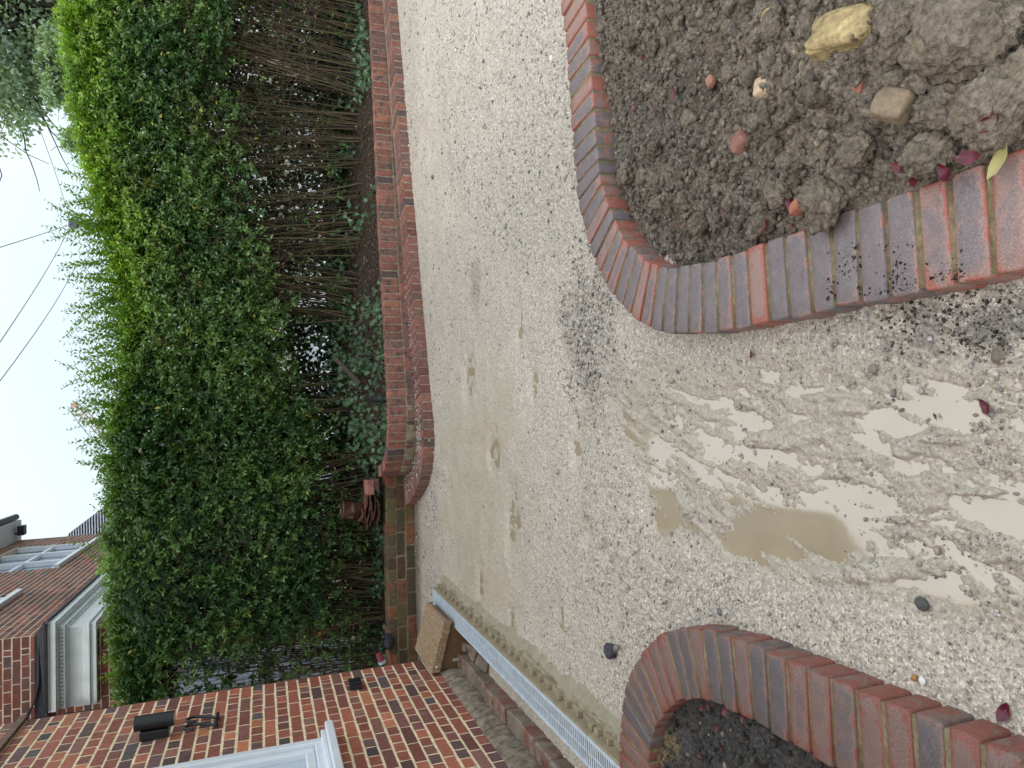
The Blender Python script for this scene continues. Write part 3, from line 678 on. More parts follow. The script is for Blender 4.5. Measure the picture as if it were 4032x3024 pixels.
rock('pebble', 'brown flat stone at the water edge below the right brick kerb', 'stone', 3437, 1454, (.026, .026, .018), .002, (.26, .22, .17), 50, sink=.2)

def leaf_blade(L_, W_, curl, fold, n=9, k=5, serr=.06):
    V = []
    for i in range(n):
        u = i/(n-1); wd = W_/2*math.sin(math.pi*min(1, u**.8*.97+.02))**.8
        for j in range(k):
            s_ = (j-(k-1)/2)/((k-1)/2)
            edge = wd*(1+serr*math.sin(u*55)) if abs(s_) == 1 else wd
            V.append((u*L_, s_*edge, curl*L_*(u-.5)**2*2+fold*abs(s_)*wd+.0012*math.sin(u*34)*abs(s_)))
    Fs = [(i*k+j, (i+1)*k+j, (i+1)*k+j+1, i*k+j+1) for i in range(n-1) for j in range(k-1)]
    return V, Fs
m, t, b = mat('red_leaf', .35, .5); co = obco(t)
t.links.new(rmp(t, noise(t, co, 60., 3).outputs[0], [(.3, (.05, .004, .014)), (.7, (.15, .010, .025))]), b.inputs['Base Color'])
M['red_leaf'] = m
m, t, b = mat('yellow_leaf', .5, .4, (.42, .38, .16)); M['yellow_leaf'] = m
def fallen(label, px, py, z, L_, ang, name='fallen_leaf', material='red_leaf', curl=.4, fold=.35, tilt=(0, 0), cat='leaf', W=None):
    L_ = L_*(.82 if material == 'red_leaf' else 1); V, Fs = leaf_blade(L_, W or L_*.48, curl, fold)
    mb = MB(); mb.add([(x-L_/2, y, z_) for x, y, z_ in V], Fs)
    if name == 'fallen_leaf': mb.tube([(-L_*.72, 0, .002), (-L_*.5, 0, curl*L_*.5), (-L_*.3, 0, curl*L_*.1)], .0007, 4)
    o = mb.build(name, M[material], None, True); o.location = G3(px, py, z); o.rotation_euler = (R(tilt[0]), R(tilt[1]), R(ang))
    tag(o, label, cat); return o
for a in [
    ('dark red oval leaf lying flat beside the large yellow brick lump', 3198, 255, .145, .062, -15),
    ('dark red leaf with a long pale stalk on the soil midway between kerb and rubble', 2655, 370, .115, .055, 170),
    ('pink-purple veined leaf close to the far stretch of kerb', 2500, 425, .085, .045, 140),
    ('small bright red leaf next to the pink-purple veined one', 2577, 440, .085, .028, 100),
    ('tiny bright red leaf in the far part of the soil near two pale stones', 2504, 54, .095, .028, 60),
    ('dark red leaf tucked under the red brick shard', 3110, 808, .125, .045, 200),
    ('broad glossy purple leaf between the broad flat clod and the kerb', 3870, 440, .165, .075, 60),
    ('purple leaf folded under the broad glossy one', 3905, 490, .16, .05, 120),
    ('dark red leaf draped over the kerb joint beside the yellow leaf', 3825, 620, .16, .06, -100),
    ('wet crimson leaf wedged behind the round clod with a yellow crust', 3535, 660, .15, .045, 50),
    ('long dark red leaf lying along the kerb edge below the round clod', 3600, 700, .13, .055, 20),
    ('brown-red leaf at the kerb edge right of the round clod', 3720, 680, .13, .055, 30),
    ('small red leaf in the rounded end of the right-hand bed', 2664, 885, .075, .032, 90),
    ('narrow dark red leaf against the inner kerb bend', 2540, 950, .06, .045, 150),
    ('short red leaf among crumbs in the middle of the rounded end', 2677, 832, .075, .025, 30),
    ('short red leaf standing on edge near the sloping pale clod', 2845, 830, .085, .026, 60),
    ('red leaf half under the large rough clod', 3015, 890, .10, .045, 140)]:
    fallen(a[0], a[1], a[2], a[3]+.012, a[4], a[5])
fallen('olive-yellow curled leaf resting on the kerb bricks in the corner', 3945, 610, .135, .085, -20, material='yellow_leaf', W=.025)
for a in [
    ('tiny crumpled red leaf on the bare gravel between the two kerbs', 2252, 1309, .02, .030, 40),
    ('crimson leaf standing inside the tip of the left-hand bed', 2790, 2782, .095, .035, 60),
    ('dark purple leaf next to the crimson one in the left-hand bed', 2765, 2790, .095, .035, 120),
    ('mottled purple leaf against the inner kerb of the left-hand bed', 2860, 2795, .10, .05, -30),
    ('pink-edged leaf further along the inner kerb of the left-hand bed', 2925, 2825, .10, .04, 20),
    ('dark leaf on the black soil of the left-hand bed', 2825, 2866, .09, .035, 160),
    ('bright red leaf at the bottom edge of the photo in the left-hand bed', 2760, 2975, .09, .04, 90),
    ('small red leaf on the black soil near the mottled stones', 2842, 2945, .09, .03, 45),
    ('purple leaf with pale ribs on the gravel in the bottom corner beside the left kerb', 3960, 2800, .022, .06, -25),
    ('bright red leaf on the gravel between drain channel and house wall', 2203, 3013, .02, .035, 70),
    ('purple skeleton leaf lying in the flooded ruts near the dark dirt', 3880, 1600, .012, .045, 30),
    ('small maroon leaf floating on the puddle', 3683, 1638, .006, .018, 30),
    ('dull purple leaf on the gravel just below the right kerb', 2960, 1395, .016, .032, 0),
    ('tiny red leaf at the foot of the long kerb', 1655, 1579, .02, .02, 0)]:
    fallen(*a[:5], a[5])
mb = MB(); mb.tube([(0, -.02, 0), (0, .045, .004)], .0035, 8)
o = mb.build('cigarette_end', simple('paper', (.72, .75, .74), .6, ns=20), None, True); o.location = G3(2236, 445, .024); o.rotation_euler = (0, 0, R(-10)); tag(o, 'white cigarette end lying against the outside of the right brick kerb', 'cigarette end')

# ------------------------------------------------------------------ brickwork builder
HB = [(.37, .125, .078), (.31, .10, .07), (.26, .09, .068), (.20, .08, .07), (.46, .17, .09), (.14, .08, .078), (.095, .075, .078), (.25, .12, .095)]
HP = [.22, .22, .18, .12, .09, .08, .04, .05]
def frame(O, U, Nn):
    O = np.array(O, float); U = np.array(U, float); Nn = np.array(Nn, float); Z = np.array([0, 0, 1.])
    return lambda u, v, w_: tuple(O+U*u+Nn*v+Z*w_)
def bond(mb, fr, u0, u1, z0, z1, course=.075, header_first=True, joint=.0145, depth=.02, pal=HB, pp=HP, holes=(), jit=.0022, rg=None, stretch=.225, off=0.):
    "English bond: one course of headers, one of stretchers"
    z = z0; k = 0
    while z < z1-.02:
        hd = (k % 2 == 0) == header_first
        step = stretch/2 if hd else stretch
        u = u0; first = True
        edges = [u0]
        if hd: edges.append(u0+.1025+joint); edges.append(edges[-1]+.045+joint)
        while edges[-1] < u1: edges.append(edges[-1]+step*(1+.05*(rg.rand()-.5)))
        edges[-1] = u1
        zb = z+joint*.5; ztp = min(z+course-joint*.5, z1)
        for a, b_ in zip(edges[:-1], edges[1:]):
            if b_-a < .02: continue
            segs = [(a+joint*.42, b_-joint*.42)]
            for (h0, h1, g0, g1) in holes:
                if ztp > g0 and zb < g1:
                    ns = []
                    for (p, q) in segs:
                        if q <= h0 or p >= h1: ns.append((p, q)); continue
                        if p < h0: ns.append((p, h0))
                        if q > h1: ns.append((h1, q))
                    segs = ns
            for (p, q) in segs:
                if q-p < .012: continue
                c = np.array(pal[rg.choice(len(pal), p=pp)])*(.72+.5*rg.rand())
                mb.box((p, -.05, zb), (q, .0010+.0016*rg.rand(), ztp), c, fr, 0., jit)
        z += course; k += 1

# ------------------------------------------------------------------ own house at the left
tA = R(2.94); dirA = np.array([-math.sin(tA), math.cos(tA), 0]); nA = np.array([math.cos(tA), math.sin(tA), 0])
PH = np.array([-2.072, 5.3, 0])            # house corner; u runs back toward the viewer, v out of the wall
fH = frame(PH, -dirA, nA)
def onH(x, y, v=0.):                        # photo point -> (u, z) on the house wall
    p = onpl(x, y, PH+nA*v, nA); return float((p-PH)@(-dirA)), float(p[2])
house = thing('brick_house', 'red and purple brick house wall with pale raised joints at the left', 'house', (*PH[:2], 0))
wu0, wz0 = onH(1279, 2908); wt = 2.5; wu1 = wu0+1.15
rg = np.random.RandomState(51)
mb = MB(); ledge_z = onH(100, 2835)[1]
bond(mb, fH, 0, 6.2, .21, ledge_z-.02, rg=rg, holes=[(wu0, wu1, wz0-.045, wt)])
bond(mb, fH, 0, 6.2, ledge_z+.035, ledge_z+1.6, rg=rg)
adopt(mb.build('brickwork', M['wall_brick']), house)
mb = MB()
for (u0, u1, z0, z1) in [(0.012, wu0, .0, ledge_z+1.6), (wu0, wu1, .0, wz0-.05), (wu0, wu1, wt, ledge_z+1.6), (wu1, 6.2, .0, ledge_z+1.6)]:
    mb.box((u0, -.25, z0), (u1, .0004, z1), (1, 1, 1), fH)
adopt(mb.build('mortar', M['mortar_cream']), house)
mb = MB(); mb.box((.014, -5., 0), (6.2, -.26, 6.4), (.25, .11, .08), fH)
adopt(mb.build('wall', M['far_brick']), house)
mb = MB(); mb.box((-.01, -.1, ledge_z-.012), (6.2, .03, ledge_z+.028), (.5, .5, .5), fH)
adopt(mb.build('ledge', simple('ledge', (.16, .10, .07), .8, ns=20, var=.5)), house)
# footing: sloped cement fillet and worn brick footings
mb = MB(); pr = [(0, .222), (.012, .214), (.034, .15), (.036, -.05), (0, -.05)]
for (a0, a1) in [(0, 6.2)]:
    nseg = 60; V = []
    for i in range(nseg+1):
        u = a0+(a1-a0)*i/nseg
        for (v_, z_) in pr: V.append(fH(u, v_+.006*float(vnoise(u*9, z_*20, s=5)), z_+.006*float(vnoise(u*7, v_*30, s=6))))
    Fs = [(i*5+k, i*5+k+1, (i+1)*5+k+1, (i+1)*5+k) for i in range(nseg) for k in range(4)]
    mb.add(V, Fs)
adopt(mb.build('cement_fillet', simple('cement', (.20, .165, .12), .9, ns=22, var=.6, bs=.9, bd=.008, bscale=60), None, True), house)
mb = MB(); u = -.35
while u < 6:
    L_ = .20+.03*rg.rand(); c = np.array([(.15, .06, .045), (.19, .085, .06), (.12, .07, .055), (.17, .13, .10)][rg.randint(4)])*(.8+.4*rg.rand())
    if u > -.05: mb.box((u+.004, .030, -.04), (u+L_-.006, .030+.10+.012*rg.rand(), .092+.012*rg.rand()), c, fH, .010, .007)
    if u < .6 or u > 3.2: mb.box((u+.1, .142, -.04), (u+.1+L_-.008, (.185+.05*rg.rand()), .022+.04*rg.rand()), c*.9, fH, .012, .012)
    u += L_+.008
M['footing_brick'] = attmat('footing_brick', .6, .5, ns=30, var=.4, bs=.8, bd=.008, bscale=70, tint=((.25, .22, .17), 9., .45, .62))
adopt(mb.build('footing', M['footing_brick']), house)
# white window: frame > pane, sill
win = MB(); fw = .055
win.box((wu0+.002, -.06, wz0), (wu0+fw, .012, wt-.01), (.7, .7, .7), fH, .006)
win.box((wu0+fw, -.06, wz0), (wu1-fw, .008, wz0+.06), (.7, .7, .7), fH, .005)
win.box((wu1-fw, -.06, wz0), (wu1-.002, .012, wt-.01), (.7, .7, .7), fH, .006)
win.box((wu0+fw, -.06, wt-.07), (wu1-fw, .008, wt-.01), (.7, .7, .7), fH, .005)
win.box((wu0+fw+.001, -.07, wz0+.061), (wu0+fw+.05, -.012, wt-.072), (.7, .7, .7), fH, .008)
win.box((wu0+fw+.051, -.07, wz0+.061), (wu1-fw, -.014, wz0+.115), (.7, .7, .7), fH, .008)
wf = adopt(win.build('window', M['white_paint']), house)
mb = MB(); mb.box((wu0+fw+.052, -.09, wz0+.116), (wu1-fw, -.05, wt-.072), (.6, .7, .8), fH)
pn = mb.build('pane', simple('frosted_pane', (.55, .62, .70), .12, .6, ns=3, var=.06)); pn.parent = wf; pn.matrix_parent_inverse = wf.matrix_world.inverted()
su0, sz0 = onH(1279, 2862, .06)
mb = MB(); mb.box((su0, -.06, wz0-.048), (wu1+.06, .095, wz0-.002), (.7, .7, .7), fH, .006); mb.box((su0+.002, -.05, wz0-.001), (wu1+.05, .05, wz0+.022), (.7, .7, .7), fH, .005)
sl = mb.build('sill', M['white_paint']); adopt(sl, house)
# wall lamp: round up-and-down tube on a square bracket
lu, lz = onH(608, 2872, .05)
lamp = thing('wall_lamp', 'black tubular up-and-down lamp on the brick wall above the house number', 'wall lamp', fH(lu, 0, lz))
mb = MB(); mb.box((lu-.04, .005, lz-.075), (lu+.04, .055, lz+.075), (0, 0, 0), fH, .004); adopt(mb.build('bracket', M['black_metal']), lamp)
mb = MB(); mb.tube([fH(lu, .098, lz-.105), fH(lu, .098, lz-.103), fH(lu, .098, lz+.103), fH(lu, .098, lz+.105)], [.040, .043, .043, .040], 28); adopt(mb.build('lamp_tube', M['black_metal'], None, False), lamp)
mb = MB(); mb.tube([fH(lu, .098, lz-.112), fH(lu, .098, lz-.104)], .034, 24)
lens_ = mb.build('lens', simple('lamp_glass', (.25, .2, .15), .2, .5)); adopt(lens_, lamp)
# house number 22, wrought hooks of flat iron
nu, nz = onH(795, 2846, .02)
numb = thing('house_number', 'black wrought-iron house number 22 fixed on the brick wall under the lamp', 'house number', fH(nu, 0, nz))
for k_, du in enumerate((-.060, .056)):
    mb = MB(); pts = []
    w2, h2 = .080, .165
    for i in range(15):
        a = R(200-i*14.5); pts.append((-(math.cos(a))*w2*.48, h2*.30+math.sin(a)*w2*.52))
    pts += [(-.022, -.005), (.0, -.04), (.022, -.068), (.034, -.082)]
    V = [fH(nu+du+p, .026, nz+q) for p, q in pts]
    mb.tube(V, .010, 8)
    mb.box((nu+du-.042, .012, nz-.094), (nu+du+.040, .034, nz-.076), (0, 0, 0), fH, .002)
    mb.tube([fH(nu+du, 0, nz-.085), fH(nu+du, .02, nz-.085)], .004, 6)
    adopt(mb.build('numeral', M['black_metal'], None, False), numb)
# small black box on the wall
bu, bz = onH(1398, 2692, .03)
bx = thing('junction_box', 'small square black junction box low on the brick wall', 'junction box', fH(bu, 0, bz))
mb = MB(); mb.box((bu-.05, .003, bz-.04), (bu+.05, .042, bz+.04), (0, 0, 0), fH, .004); adopt(mb.build('housing', M['black_metal']), bx)
mb = MB(); mb.box((bu-.053, .043, bz-.043), (bu+.053, .052, bz+.043), (0, 0, 0), fH, .004)
for q in ((-.04, -.03), (.04, -.03), (-.04, .03), (.04, .03)): mb.tube([fH(bu+q[0], .05, bz+q[1]), fH(bu+q[0], .055, bz+q[1])], .005, 8)
adopt(mb.build('lid', M['black_plastic']), bx)

# ------------------------------------------------------------------ meter box at the foot of the wall
M['meter_plastic'] = attmat('meter_plastic', .5, .45, ns=14, var=.2, bs=.2, bd=.002, bscale=90)
m, t, b = mat('meter_lid', .6, .4); co = obco(t)
n = noise(t, co, 9., 4, .65); n2 = noise(t, co, 60., 4, .7)
mx = nd(t, 'ShaderNodeMath', operation='ADD'); t.links.new(n.outputs[0], mx.inputs[0]); t.links.new(n2.outputs[0], mx.inputs[1])
c = mix(t, rmp(t, mx.outputs[0], [(.98/2*1.0, 0.), (.56, 1.)]) if False else rmp(t, n2.outputs[0], [(.50, 0.), (.60, .75)]), (.27, .165, .075), (.46, .42, .37))
t.links.new(c, b.inputs['Base Color']); bump(t, b, n2.outputs[0], .5, .004); M['meter_lid'] = m
pa = onpl(1804, 2471, (0, 0, .03), (0, 0, 1)); pb = onpl(1801, 2612, (0, 0, .03), (0, 0, 1))
ub = float((np.array([*pb[:2], 0])-PH)@(-dirA)); 
mbx = thing('meter_box', 'brown sloping-lid meter box splashed with pale mud at the wall corner', 'meter box', fH(ub-.3, .15, 0))
V0, V1 = .04, float((np.array([*pa[:2], 0])-PH)@nA)-.015
U1, zn0 = onH(1689, 2645, V0); U0, zf0 = onH(1642, 2550, V0)
q_ = onpl(1744, 2448, PH-dirA*U1, dirA); V1 = float((q_-PH)@nA); zn1 = float(q_[2]); Z0 = (zn0+zf0)/2
q_ = onpl(1804, 2471, PH-dirA*U1, dirA); print('meter box', U0, U1, V1, zn0, zf0, zn1, 'bottom', float((q_-PH)@nA), q_[2])
V1 -= .02; U1 -= .012; U0 += .012
def tz(v): return Z0-.014-(v-V0)/(V1-V0)*(Z0-zn1)
mb = MB()
V = []
for u in (U0, U1):
    for (v_, z_) in [(V0, 0), (V1, 0), (V1, tz(V1)-.03), (V1-.015, tz(V1-.015)-.012), (V0, tz(V0)-.012)]: V.append(fH(u, v_, z_))
mb.add(V, [(0, 1, 2, 3, 4), (9, 8, 7, 6, 5), (0, 5, 6, 1), (1, 6, 7, 2), (2, 7, 8, 3), (3, 8, 9, 4), (4, 9, 5, 0)], (.15, .082, .038))
adopt(mb.build('body', M['meter_plastic']), mbx)
mb = MB(); e0 = .022; V = []
for u in (U0-e0, U1+e0):
    for (v_, z_) in [(V0-.01, tz(V0)-.010), (V1+e0, tz(V1+e0)-.012), (V1+e0, tz(V1+e0)+.012), (V0-.01, tz(V0)+.014)]: V.append(fH(u, v_, z_))
mb.add(V, [(0, 1, 2, 3), (7, 6, 5, 4), (0, 4, 5, 1), (1, 5, 6, 2), (2, 6, 7, 3), (3, 7, 4, 0)])
for u in (U0-e0-.002, U1+e0-.010): mb.add([fH(u, V0-.01, tz(V0)-.045), fH(u, V1+e0, tz(V1+e0)-.04), fH(u, V1+e0, tz(V1+e0)-.0125), fH(u, V0-.01, tz(V0)-.0105)]+[fH(u+.012, V0-.01, tz(V0)-.045), fH(u+.012, V1+e0, tz(V1+e0)-.04), fH(u+.012, V1+e0, tz(V1+e0)-.0125), fH(u+.012, V0-.01, tz(V0)-.0105)], [(0, 1, 2, 3), (7, 6, 5, 4), (0, 4, 5, 1), (1, 5, 6, 2), (2, 6, 7, 3), (3, 7, 4, 0)])
adopt(mb.build('lid', M['meter_lid']), mbx)
mb = MB(); mb.tube([fH(U1+.024, V0+.03, tz(V0)-.02), fH(U1+.034, V0+.03, tz(V0)-.02)], .008, 10)
adopt(mb.build('screw_cap', M['white_paint']), mbx)
mb = MB(); mb.tube([fH(U1+.03, .10, .14), fH(U1+.035, .10, .05), fH(U1+.04, .11, 0)], .012, 8)
adopt(mb.build('pipe', simple('pipe_grey', (.3, .28, .25), .6)), mbx)

# ------------------------------------------------------------------ drain channel set in a concrete haunch, running beside the house
M['galv'] = simple('galvanised', (.60, .70, .78), .35, .5, metal=.25, ns=18, var=.15)
M['channel'] = simple('channel_plastic', (.30, .25, .165), .7, .4, ns=12, var=.18, bs=.2, bd=.003)
a3 = G3(1704, 2319, .112); b3 = G3(1707, 2391, .112); n3 = G3(2439, 3020, .112)
cu = (n3-a3); cu[2] = 0; clen0 = np.linalg.norm(cu); cu /= clen0
cv = np.array([-cu[1], cu[0], 0]); cv = -cv if (b3-a3)@cv > 0 else cv     # cv points to the viewer's right (away from wall)
fC = frame([a3[0], a3[1], 0], cu, cv)
CW = .130
seam = float((G3(2310, 2895, .112)-a3)@cu)
def channel(u0, u1, label, end=False):
    t = thing('drain_channel', label, 'drain channel', fC(u0, -CW/2, .05), 'drain channel units laid end to end')
    mb = MB()
    mb.box((u0, -CW+.002, -.05), (u1, -.003, .06), (.3, .25, .17), fC)                # trough
    mb.box((u0, -.012, .0601), (u1, -.003, .107), (.3, .25, .17), fC); mb.box((u0, -CW+.002, .0601), (u1, -CW+.012, .107), (.3, .25, .17), fC)
    mb.box((u0, -.0028, .085), (u1, .012, .108), (.3, .25, .17), fC)                   # rim
    mb.box((u0, -.0027, -.05), (u1, .010, .0848), (.3, .25, .17), fC)
    u = u0+.01; k = 0
    while u < u1-.03:
        mb.box((u, .0101, .0601), (u+.014+.022*(k % 3 == 0), .0355, .084), (.3, .25, .17), fC, .002); k += 1; u += .118
    mb.box((u0, .0102, -.05), (u1, .036, .060), (.3, .25, .17), fC)
    adopt(mb.build('trough', M['channel']), t)
    mb = MB()
    for v0, v1 in ((-.016, .0), (-CW, -CW+.016)): mb.box((u0+.001, v0, .1085), (u1-.001, v1, .114), (1, 1, 1), fC, .001)
    mb.box((u0+.001, -.0165, .0925), (u1-.001, -.0145, .1083), (1, 1, 1), fC); mb.box((u0+.001, -CW+.0145, .0925), (u1-.001, -CW+.0165, .1083), (1, 1, 1), fC)
    mb.box((u0+.001, -CW/2-.004, .1095), (u1-.001, -CW/2+.004, .1125), (1, 1, 1), fC)
    u = u0+.008
    while u < u1-.008:
        mb.box((u, -CW+.0161, .108), (u+.0095, -CW/2-.0041, .1125), (1, 1, 1), fC, .0012); mb.box((u, -CW/2+.0041, .108), (u+.0095, -.0161, .1125), (1, 1, 1), fC, .0012)
        u += .0205
    adopt(mb.build('grate', M['galv']), t)
    if end:
        mb = MB(); mb.box((u0-.006, -CW, .0), (u0-.001, .0, .113), (1, 1, 1), fC, .001)
        for i in range(5): mb.box((u0-.012, -CW+.012+i*.024, .085), (u0-.0062, -CW+.024+i*.024, .106), (1, 1, 1), fC, .001)
        adopt(mb.build('end_plate', M['galv']), t)
    return t
channel(0.0, seam-.002, 'long galvanised slotted drain channel running from the meter box toward the viewer', True)
channel(seam+.002, seam+1.0, 'second drain channel unit, past the joint, running under the tip of the left brick kerb')
# haunch of wet mortar on the right of the channel
nu_, nv_ = 560, 70
uu = np.linspace(-.12, 3.6, nu_); vv = np.linspace(-.0, .30, nv_); Ug, Vg = np.meshgrid(uu, vv, indexing='ij')
A0 = np.array([a3[0], a3[1]]); X = A0[0]+cu[0]*Ug+cv[0]*Vg; Y = A0[1]+cu[1]*Ug+cv[1]*Vg
wdt = .10+.03*fbm(Ug*3, 0*Ug, s=401)+.02*fbm(Ug*14, 0*Ug, s=402)+.02*sstep(1.2, 2.6, Ug)
k = Vg/wdt
hz = (.052+.012*fbm(Ug*6, Vg*6, s=403))*np.clip(1-k**3, -1, 1)*sstep(-.10, .02, Ug)+.016*fbm(Ug*22, Vg*30, s=405, oct=4)*(k < 1.15)+.006*domes(Ug/.03, Vg/.03, 406)
hz = hz-.014*sstep(.25, .05, np.abs(k-.35))*(fbm(Ug*8, Vg*3, s=409) > -.1)
Z = np.where(k > 1.12, -.05, hz); Z = np.where(Vg < .030, -.02, Z)
m, t, b = mat('wet_mortar', .6, .45); co = obco(t)
c = mix(t, noise(t, co, 18., 5, .7).outputs[0], (.20, .175, .11), (.42, .385, .27)); t.links.new(c, b.inputs['Base Color'])
bump(t, b, noise(t, co, 110., 4, .75).outputs[0], .8, .005); M['wet_mortar'] = m
tag(npmesh('mortar_haunch', np.c_[X.ravel(), Y.ravel(), Z.ravel()], grid_faces(nu_, nv_), M['wet_mortar'], None, True), 'lumpy olive bed of mortar holding the right side of the drain channel', 'mortar bed')

# ------------------------------------------------------------------ low garden wall with projecting brick kerb
GB = [(.29, .125, .09), (.25, .115, .085), (.21, .115, .088), (.175, .10, .08), (.33, .14, .09), (.115, .08, .075), (.23, .095, .07)]
GP = [.23, .2, .19, .17, .08, .03, .10]
def path_frames(P, pitch, start=0.):
    P = np.array(P, float)
    s = np.r_[0, np.cumsum(np.linalg.norm(np.diff(P, axis=0), axis=1))]; q = np.arange(0, s[-1], .01)
    D = np.stack([np.interp(q, s, P[:, 0]), np.interp(q, s, P[:, 1])], 1)
    for _ in range(120): D[1:-1] = (D[:-2]+2*D[1:-1]+D[2:])/4
    s = np.r_[0, np.cumsum(np.linalg.norm(np.diff(D, axis=0), axis=1))]
    out_ = []; a = start
    while a+pitch < s[-1]:
        p0 = np.array([np.interp(a, s, D[:, 0]), np.interp(a, s, D[:, 1])]); p1 = np.array([np.interp(a+pitch, s, D[:, 0]), np.interp(a+pitch, s, D[:, 1])])
        out_.append((p0, p1)); a += pitch
    return out_, D
def rowlock(mb, frames, depth, z0, zt, side_, rg, joint=.012, ch=.004, pal=GB, pp=GP, wob=.004):
    for (p0, p1) in frames:
        d = p1-p0; L_ = np.linalg.norm(d); d /= L_; nrm = np.array([-d[1], d[0]])*side_
        c = np.array(pal[rg.choice(len(pal), p=pp)])*(.85+.3*rg.rand()); zz = zt(p0[0]) if callable(zt) else zt
        z00 = z0(p0[0]) if callable(z0) else z0
        o = rg.rand()*wob
        fr = frame([p0[0], p0[1], 0], [d[0], d[1], 0], [nrm[0], nrm[1], 0])
        mb.box((joint/2, o, z00), (L_-joint/2, depth+o, zz+(rg.rand()-.5)*.004), c, fr, ch, .0012)
ztop = lambda x: .347-.0262*(x+.17)
gw = thing('garden_wall', 'low red brick garden wall with upright coping bricks in front of the hedge', 'wall', (1.5, 6.8, 0))
rg = np.random.RandomState(61)
WP = [(4.9, 7.72), (4.07, 7.49), (1.5, 6.755), (-.17, 6.165), (-.42, 6.155), (-.62, 6.24), (-.78, 6.42), (-.84, 6.62), (-.86, 6.80)]
KP = [(4.7, 7.30), (3.86, 7.08), (1.44, 6.42), (-.17, 5.93), (-.42, 5.855), (-.66, 5.90), (-.86, 6.12), (-1.0, 6.36), (-1.12, 6.66), (-1.15, 6.76)]
fr_w, DW = path_frames(WP, .078); fr_k, DK = path_frames(KP, .0785)
mb = MB(); rowlock(mb, fr_w, .105, lambda x: ztop(x)-.150, ztop, -1, rg); adopt(mb.build('coping', M['garden_brick']), gw)
frs, _ = path_frames(WP, .225, .03); mb = MB(); rowlock(mb, frs, .09, lambda x: ztop(x)-.228, lambda x: ztop(x)-.160, -1, rg, wob=.001); rowlock(mb, path_frames(WP, .225, .14)[0], .09, lambda x: ztop(x)-.305, lambda x: ztop(x)-.238, -1, rg, wob=.001)
adopt(mb.build('stretcher_course', M['garden_brick']), gw)
def ribbon(P, v0, v1, z0, z1, side_, mat_, name, parent):
    P = P[::6]; t = np.gradient(P, axis=0); t /= np.linalg.norm(t, axis=1)[:, None]; nn = np.stack([-t[:, 1], t[:, 0]], 1)*side_; m_ = len(P)
    zz1 = np.array([z1(p[0]) if callable(z1) else z1 for p in P]); a = P+nn*v0; b_ = P+nn*v1
    V = np.r_[np.c_[a, np.full(m_, z0)], np.c_[a, zz1], np.c_[b_, zz1], np.c_[b_, np.full(m_, z0)]]
    Fc = [(r*m_+q, r*m_+q+1, (r+1)*m_+q+1, (r+1)*m_+q) for r in range(3) for q in range(m_-1)]+[]
    o = npmesh(name, V, np.array(Fc), mat_); 
    bm = bmesh.new(); bm.from_mesh(o.data); bmesh.ops.holes_fill(bm, edges=bm.edges); bmesh.ops.recalc_face_normals(bm, faces=bm.faces); bm.to_mesh(o.data); bm.free()
    adopt(o, parent)
ribbon(DW, .008, .092, -.05, lambda x: ztop(x)-.008, -1, M['mortar_old'], 'mortar', gw)
gk = thing('brick_kerb', 'projecting row of red-brown bricks on edge along the foot of the garden wall, sandy at its rounded left end', 'kerb', (1.5, 6.5, 0))
mb = MB(); rowlock(mb, fr_k, .225, -.05, .112, -1, rg, joint=.011, wob=.003, pal=[(c[0]*.85, c[1]*.9, c[2]*.95) for c in GB])
M['kerb_brick'] = attmat('kerb_brick', .75, .35, ns=30, var=.35, bs=.5, bd=.004, bscale=110, spots=((.40, .36, .32), 26., .66))
adopt(mb.build('kerb_bricks', M['kerb_brick']), gk)
ribbon(DK, .006, .40, -.05, .101, -1, simple('sandy_mortar', (.28, .23, .18), .9, ns=25, var=.4, bs=.8, bd=.006, bscale=70), 'sand_bed', gk)
# spilled sand lying on the kerb's rounded end
rg = np.random.RandomState(62); n_ = 2600; ii = rg.randint(0, len(DK), n_); wgt = rg.rand(n_)
sel = (DK[ii, 0] < 1.2); ii = ii[sel]; q = DK[ii]; tt_ = np.gradient(DK, axis=0)[ii]; tt_ /= np.linalg.norm(tt_, axis=1)[:, None]; nn = np.stack([tt_[:, 1], -tt_[:, 0]], 1)
pp_ = q+nn*(.06+.20*rg.rand(len(q)))[:, None]; k = rg.rand(len(q)) < np.clip(.85-.5*np.abs(q[:, 0]+.3), .04, 1)
s_ = .003+.010*rg.rand(k.sum())**2
tag(scatter('sand_crumbs', np.c_[pp_[k], np.full(k.sum(), .113)], s_, np.array([.45, .42, .37])*(.7+.4*rg.rand(k.sum(), 1)), M['stone'], seed=8), kind='stuff')
# old wall behind
ow = thing('garden_wall', 'old mossy brick wall, weathered brown and green, between the house corner and the newer curved wall', 'wall', (-1.8, 6.75, 0))
OB = [(.24, .10, .055), (.17, .08, .05), (.13, .085, .06), (.11, .075, .05), (.15, .12, .055), (.28, .12, .06)]
fo = frame([-.72, 6.76, 0], [-1, .0, 0], [0, -1, 0]); mb = MB(); rg = np.random.RandomState(63)
for zi, (z0, z1, st) in enumerate([(-.06, .012, .225), (.024, .105, .225), (.117, .195, .225), (.207, .288, .113)]):
    u = -.1*(zi % 2)
    while u < 2.2:
        w_ = st*(1+.06*(rg.rand()-.5)); c = np.array(OB[rg.randint(6)])*(.8+.4*rg.rand())*(.8 if zi < 3 else 1)
        mb.box((u+.005, -.21 if zi == 3 else -.10, z0), (u+w_-.005, .006*rg.rand()-(.0 if zi == 3 else .006), z1+.004*rg.rand()), c, fo, .006, .003); u += w_
adopt(mb.build('brickwork', M['old_brick']), ow)
mb = MB(); mb.box((-.1, -.205, -.06), (2.2, -.008, .281), (1, 1, 1), fo); adopt(mb.build('mortar', M['mortar_old']), ow)
